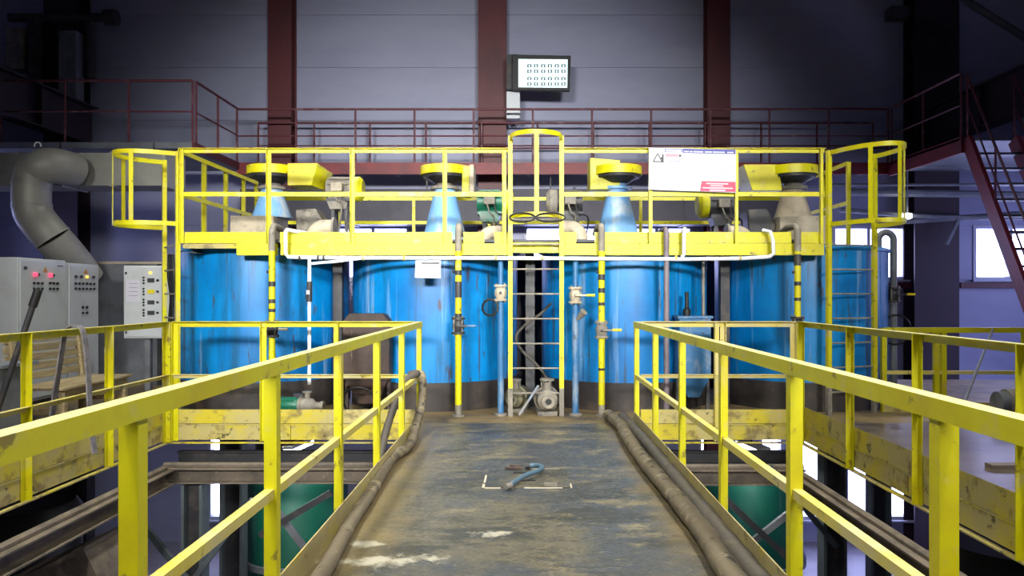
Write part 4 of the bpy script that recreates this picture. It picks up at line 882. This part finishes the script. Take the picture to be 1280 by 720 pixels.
for i, (a, b, Y, r) in enumerate((((1040,231),(1290,231),15.6,.03),((1050,262),(1290,272),16.2,.05),((1130,277),(1290,266),16.4,.06),((1060,240),(1290,244),16.2,.08))):
    o = MB().tube(cr([at(*a,Y), at((a[0]+b[0])/2,(a[1]+b[1])/2+4*(i == 1),Y), at(*b,Y)],5), r, 8).build('service_pipe', GREY); tag(o, ('thin cable line', 'sagging grey pipe', 'thick grey pipe', 'upper grey pipe')[i]+' below the right gallery', 'pipe', 'pipes below the right gallery')
t = MB().bar(at(1183,306,16.2),at(1200,270,16.2),.08,.06).build('pipe_bracket', GREY); tag(t, 'slanted grey bracket under the pipes by the purple column', 'bracket')
t = thing('bulkhead_lamp', 'small lit lamp below the right gallery', 'lamp', at(1134,270,16)); MB().box(xa(1129,16),16,za(272.5,16),xa(1140,16),16.1,za(267,16)).build('glass', LAMPG, t); MB().box(xa(1128,16),16.1,za(274,16),xa(1141,16),16.16,za(265,16)).build('back', GREY, t); MB().bar(at(1134,266,16.13),V((xa(1134,16.13),16.13,ZG-.04)),.03,.03,up=(0,1,0)).build('stem', GREY, t)
for i in range(2):
    o = MB().box(4.0+.5*i,6.55+.28*i,.001,6.1,6.67+.28*i,.035).build('loose_plank', WOODD); o.rotation_euler = (0,0,0); tag(o, ('nearer', 'farther')[i]+' weathered plank lying on the right floor', 'plank', 'planks on the right floor')
t = thing('motor_unit', 'dusty grey motor on the floor at the far right railing', 'motor', (6.0,9.1,0)); MB().cyl((5.7,9.1,.2),(6.2,9.1,.2),.17,18).build('body', DUSTY, t); MB().box(5.7,8.98,0,6.2,9.22,.06).build('foot', DARK, t); MB().cyl((5.6,9.1,.2),(5.7,9.1,.2),.14,18).build('fan_cover', GREY, t)

# ------------------------------------------------------------------ the level below: frames, columns, vessels, lamps
BRN = mat('dusty_brown_beam', S(120,108,94), .6, layers=[(S(84,76,68), 3, U, .45, .62, .85), (S(160,146,122), 6, (3,.6,3), .58, .7, .7)], bump=.15)
COLG = mat('grey_green_column', S(92,100,104), .5, layers=[(S(66,72,78), 2, U, .45, .65, .7)])
def lowbeam(label, p, q):
    t = thing('lower_beam', label, 'beam', (V(p)+V(q))/2, 'lower beams of the pits')
    MB().ibeam(p, q, .2, .17, .015).build('beam', BRN, t)
    u = V((0,0,.105)); MB().tube([V(p)+u, V(q)+u], .035, 8).build('pipe', BRN, t)
lowbeam('dusty brown beam low along the left pit', (-4.02,1.2,-.56), (-4.02,8.6,-.56)); lowbeam('dusty brown beam low across the left pit', (-4.1,8.75,-.56), (-1.25,8.75,-.56))
lowbeam('dusty brown beam low along the right pit', (3.1,1.2,-.62), (3.1,8.6,-.62)); lowbeam('dusty brown beam low across the right pit', (1.35,8.75,-.58), (3.18,8.75,-.58))
def lowcol(px, Y, label, ztop, w=.2, m=COLG, br=None):
    x = xa(px, Y); t = thing('pit_column', label, 'column', (x, Y, ZL), 'columns below the floor')
    MB().box(x-w/2,Y-.1,ZL,x-w/2+.035,Y+.1,ztop).build('flange', m, t); MB().box(x+w/2-.035,Y-.1,ZL,x+w/2,Y+.1,ztop).build('flange', m, t); MB().box(x-w/2+.035,Y+.02,ZL,x+w/2-.035,Y+.04,ztop).build('web', DARK, t); MB().box(x-w*.7,Y-.15,ZL,x+w*.7,Y+.15,ZL+.02).build('base_plate', m, t)
    if br:
        for dx, dz in br: MB().bar((x,Y-.13,ztop-1.1),(x+dx,Y-.13,ztop-1.1+dz),.06,.06).build('brace', m, t)
    return t
lowcol(244, 8.75, 'grey column under the left tank floor, with slanted braces', -.66, .24, br=((-.75,.95),(.7,.95)))
lowcol(292, 10.2, 'second grey column behind the braced one, below the left tank floor', -.1, .3)
lowcol(1040, 8.75, 'grey column at the corner of the right pit, under the edge beam', -.24, .26, br=((-.75,.9),))
lowcol(1098, 11.4, 'bluish column below the right floor, seen past the corner', -.1, .3)
lowcol(330, 11.8, 'far grey column below the left tank floor, next to the green vessel', -.1, .2, br=((-.9,.9),))
lowcol(100, 10.6, 'dark column below the bench side floor, beside the black vessel', -.1, .3, m=DARK)
lowcol(620, 8.6, 'dark column under the end of the walkway', -.1, .25)
def vessel(px, Y, r, ztop, zbot, label, m):
    x = xa(px, Y); t = thing('lower_vessel', label, 'tank', (x, Y, ZL), 'vessels on the lower level')
    MB().lathe((x,Y,0), [(r*.25,zbot),(r,zbot+.5),(r,ztop-.1),(r*.9,ztop)], 40).build('shell', m, t)
    MB().lathe((x,Y,0), [(r,ztop-1.3),(r+.05,ztop-1.3),(r+.05,ztop-1.22),(r,ztop-1.22)], 40, cap=False).build('band', GREY, t)
    for k in range(4): a = R(45+90*k); MB().bar((x+r*.9*math.cos(a),Y+r*.9*math.sin(a),ZL),(x+r*.9*math.cos(a),Y+r*.9*math.sin(a),zbot+.6),.1,.1,up=(0,1,0)).build('leg', DARK, t)
vessel(372, 10.95, .7, -.95, -3.3, 'green vessel below the left tank floor', GREENV); vessel(936, 10.9, .72, -.95, -3.3, 'green vessel below the right tank floor', GREENV)
vessel(18, 9.0, .7, -.95, -3.0, 'black vessel under the bench side floor', BLACK); vessel(1262, 7.6, .7, -.95, -3.0, 'black vessel under the right side floor', BLACK)
for (p, q, lab) in (((-2.95,8.68,-.75),(-2.2,8.68,-1.75),'pale diagonal brace over the green vessel at the left'), ((-2.15,8.58,-.72),(-2.95,8.58,-1.2),'dark diagonal brace below the left lower beam'), ((2.2,8.68,-1.6),(3.1,8.68,-.9),'pale diagonal brace over the green vessel at the right'), ((2.2,8.57,-.75),(3.05,8.57,-1.55),'dark diagonal brace below the right lower beam')):
    o = MB().bar(p, q, .05, .07).build('diagonal_brace', GREY if 'pale' in lab else DARK); tag(o, lab, 'brace', 'braces in the pits')
YU = 7.0
t = thing('chute', 'brown steel chute at the bottom left below the lower beam', 'chute', at(60,760,YU))
MB().prism([at(104,686,YU),at(124,726,YU),at(118,820,YU),at(-40,820,YU),at(-40,752,YU)], (0,.8,0)).build('body', BRN, t)
MB().prism([at(106,684,YU-.03),at(105,690,YU-.03),at(-40,758,YU-.03),at(-40,752,YU-.03)], (0,.86,0)).build('rim', BRN, t)
for px in (20, 105): MB().box(xa(px,YU),YU+.3,ZL,xa(px,YU)+.08,YU+.4,za(815,YU)).build('leg', DARK, t)
for (p, q, lab) in (((359,565,9.25),(388,552,10.0),'fluorescent lamp glowing below the left tank floor'), ((957,567,9.25),(924,553,10.0),'fluorescent lamp glowing below the right tank floor'), ((150,560,13.2),(164,556,14.4),'fluorescent lamp glowing below the bench side floor')):
    p, q = at(*p), at(*q); c = (p+q)/2; t = thing('tube_lamp', lab, 'lamp', c, 'tube lamps on the lower level'); u = V((0,0,.05))
    MB().bar(p, q, .09, .05).build('tube', LAMPG, t); MB().bar(p+u, q+u, .13, .04).build('housing', WHITE, t)
    MB().cyl(c+u, (c.x, c.y, -.08), .01, 6).build('hanger', DARK, t)
    L = bpy.data.lights.new('tube_light', 'AREA'); L.shape = 'RECTANGLE'; L.size = .09; L.size_y = (q-p).length; L.energy = 10; L.color = (.85,.9,1)
    o = bpy.data.objects.new('tube_light', L); COL.objects.link(o); o.parent = t; o.location = (0,0,-.05); o.rotation_euler = (0, 0, -math.atan2(q.x-p.x, q.y-p.y))
for x0, x1, lab in ((-4.1,-1.25,'dark joist below the left tank floor'), (1.35,3.2,'dark joist below the right tank floor')):
    o = MB().ibeam((x0,9.12,-.44), (x1,9.12,-.44), .1, .15, .015).build('floor_joist', DARK); tag(o, lab, 'beam', 'dark joists of the tank floor')
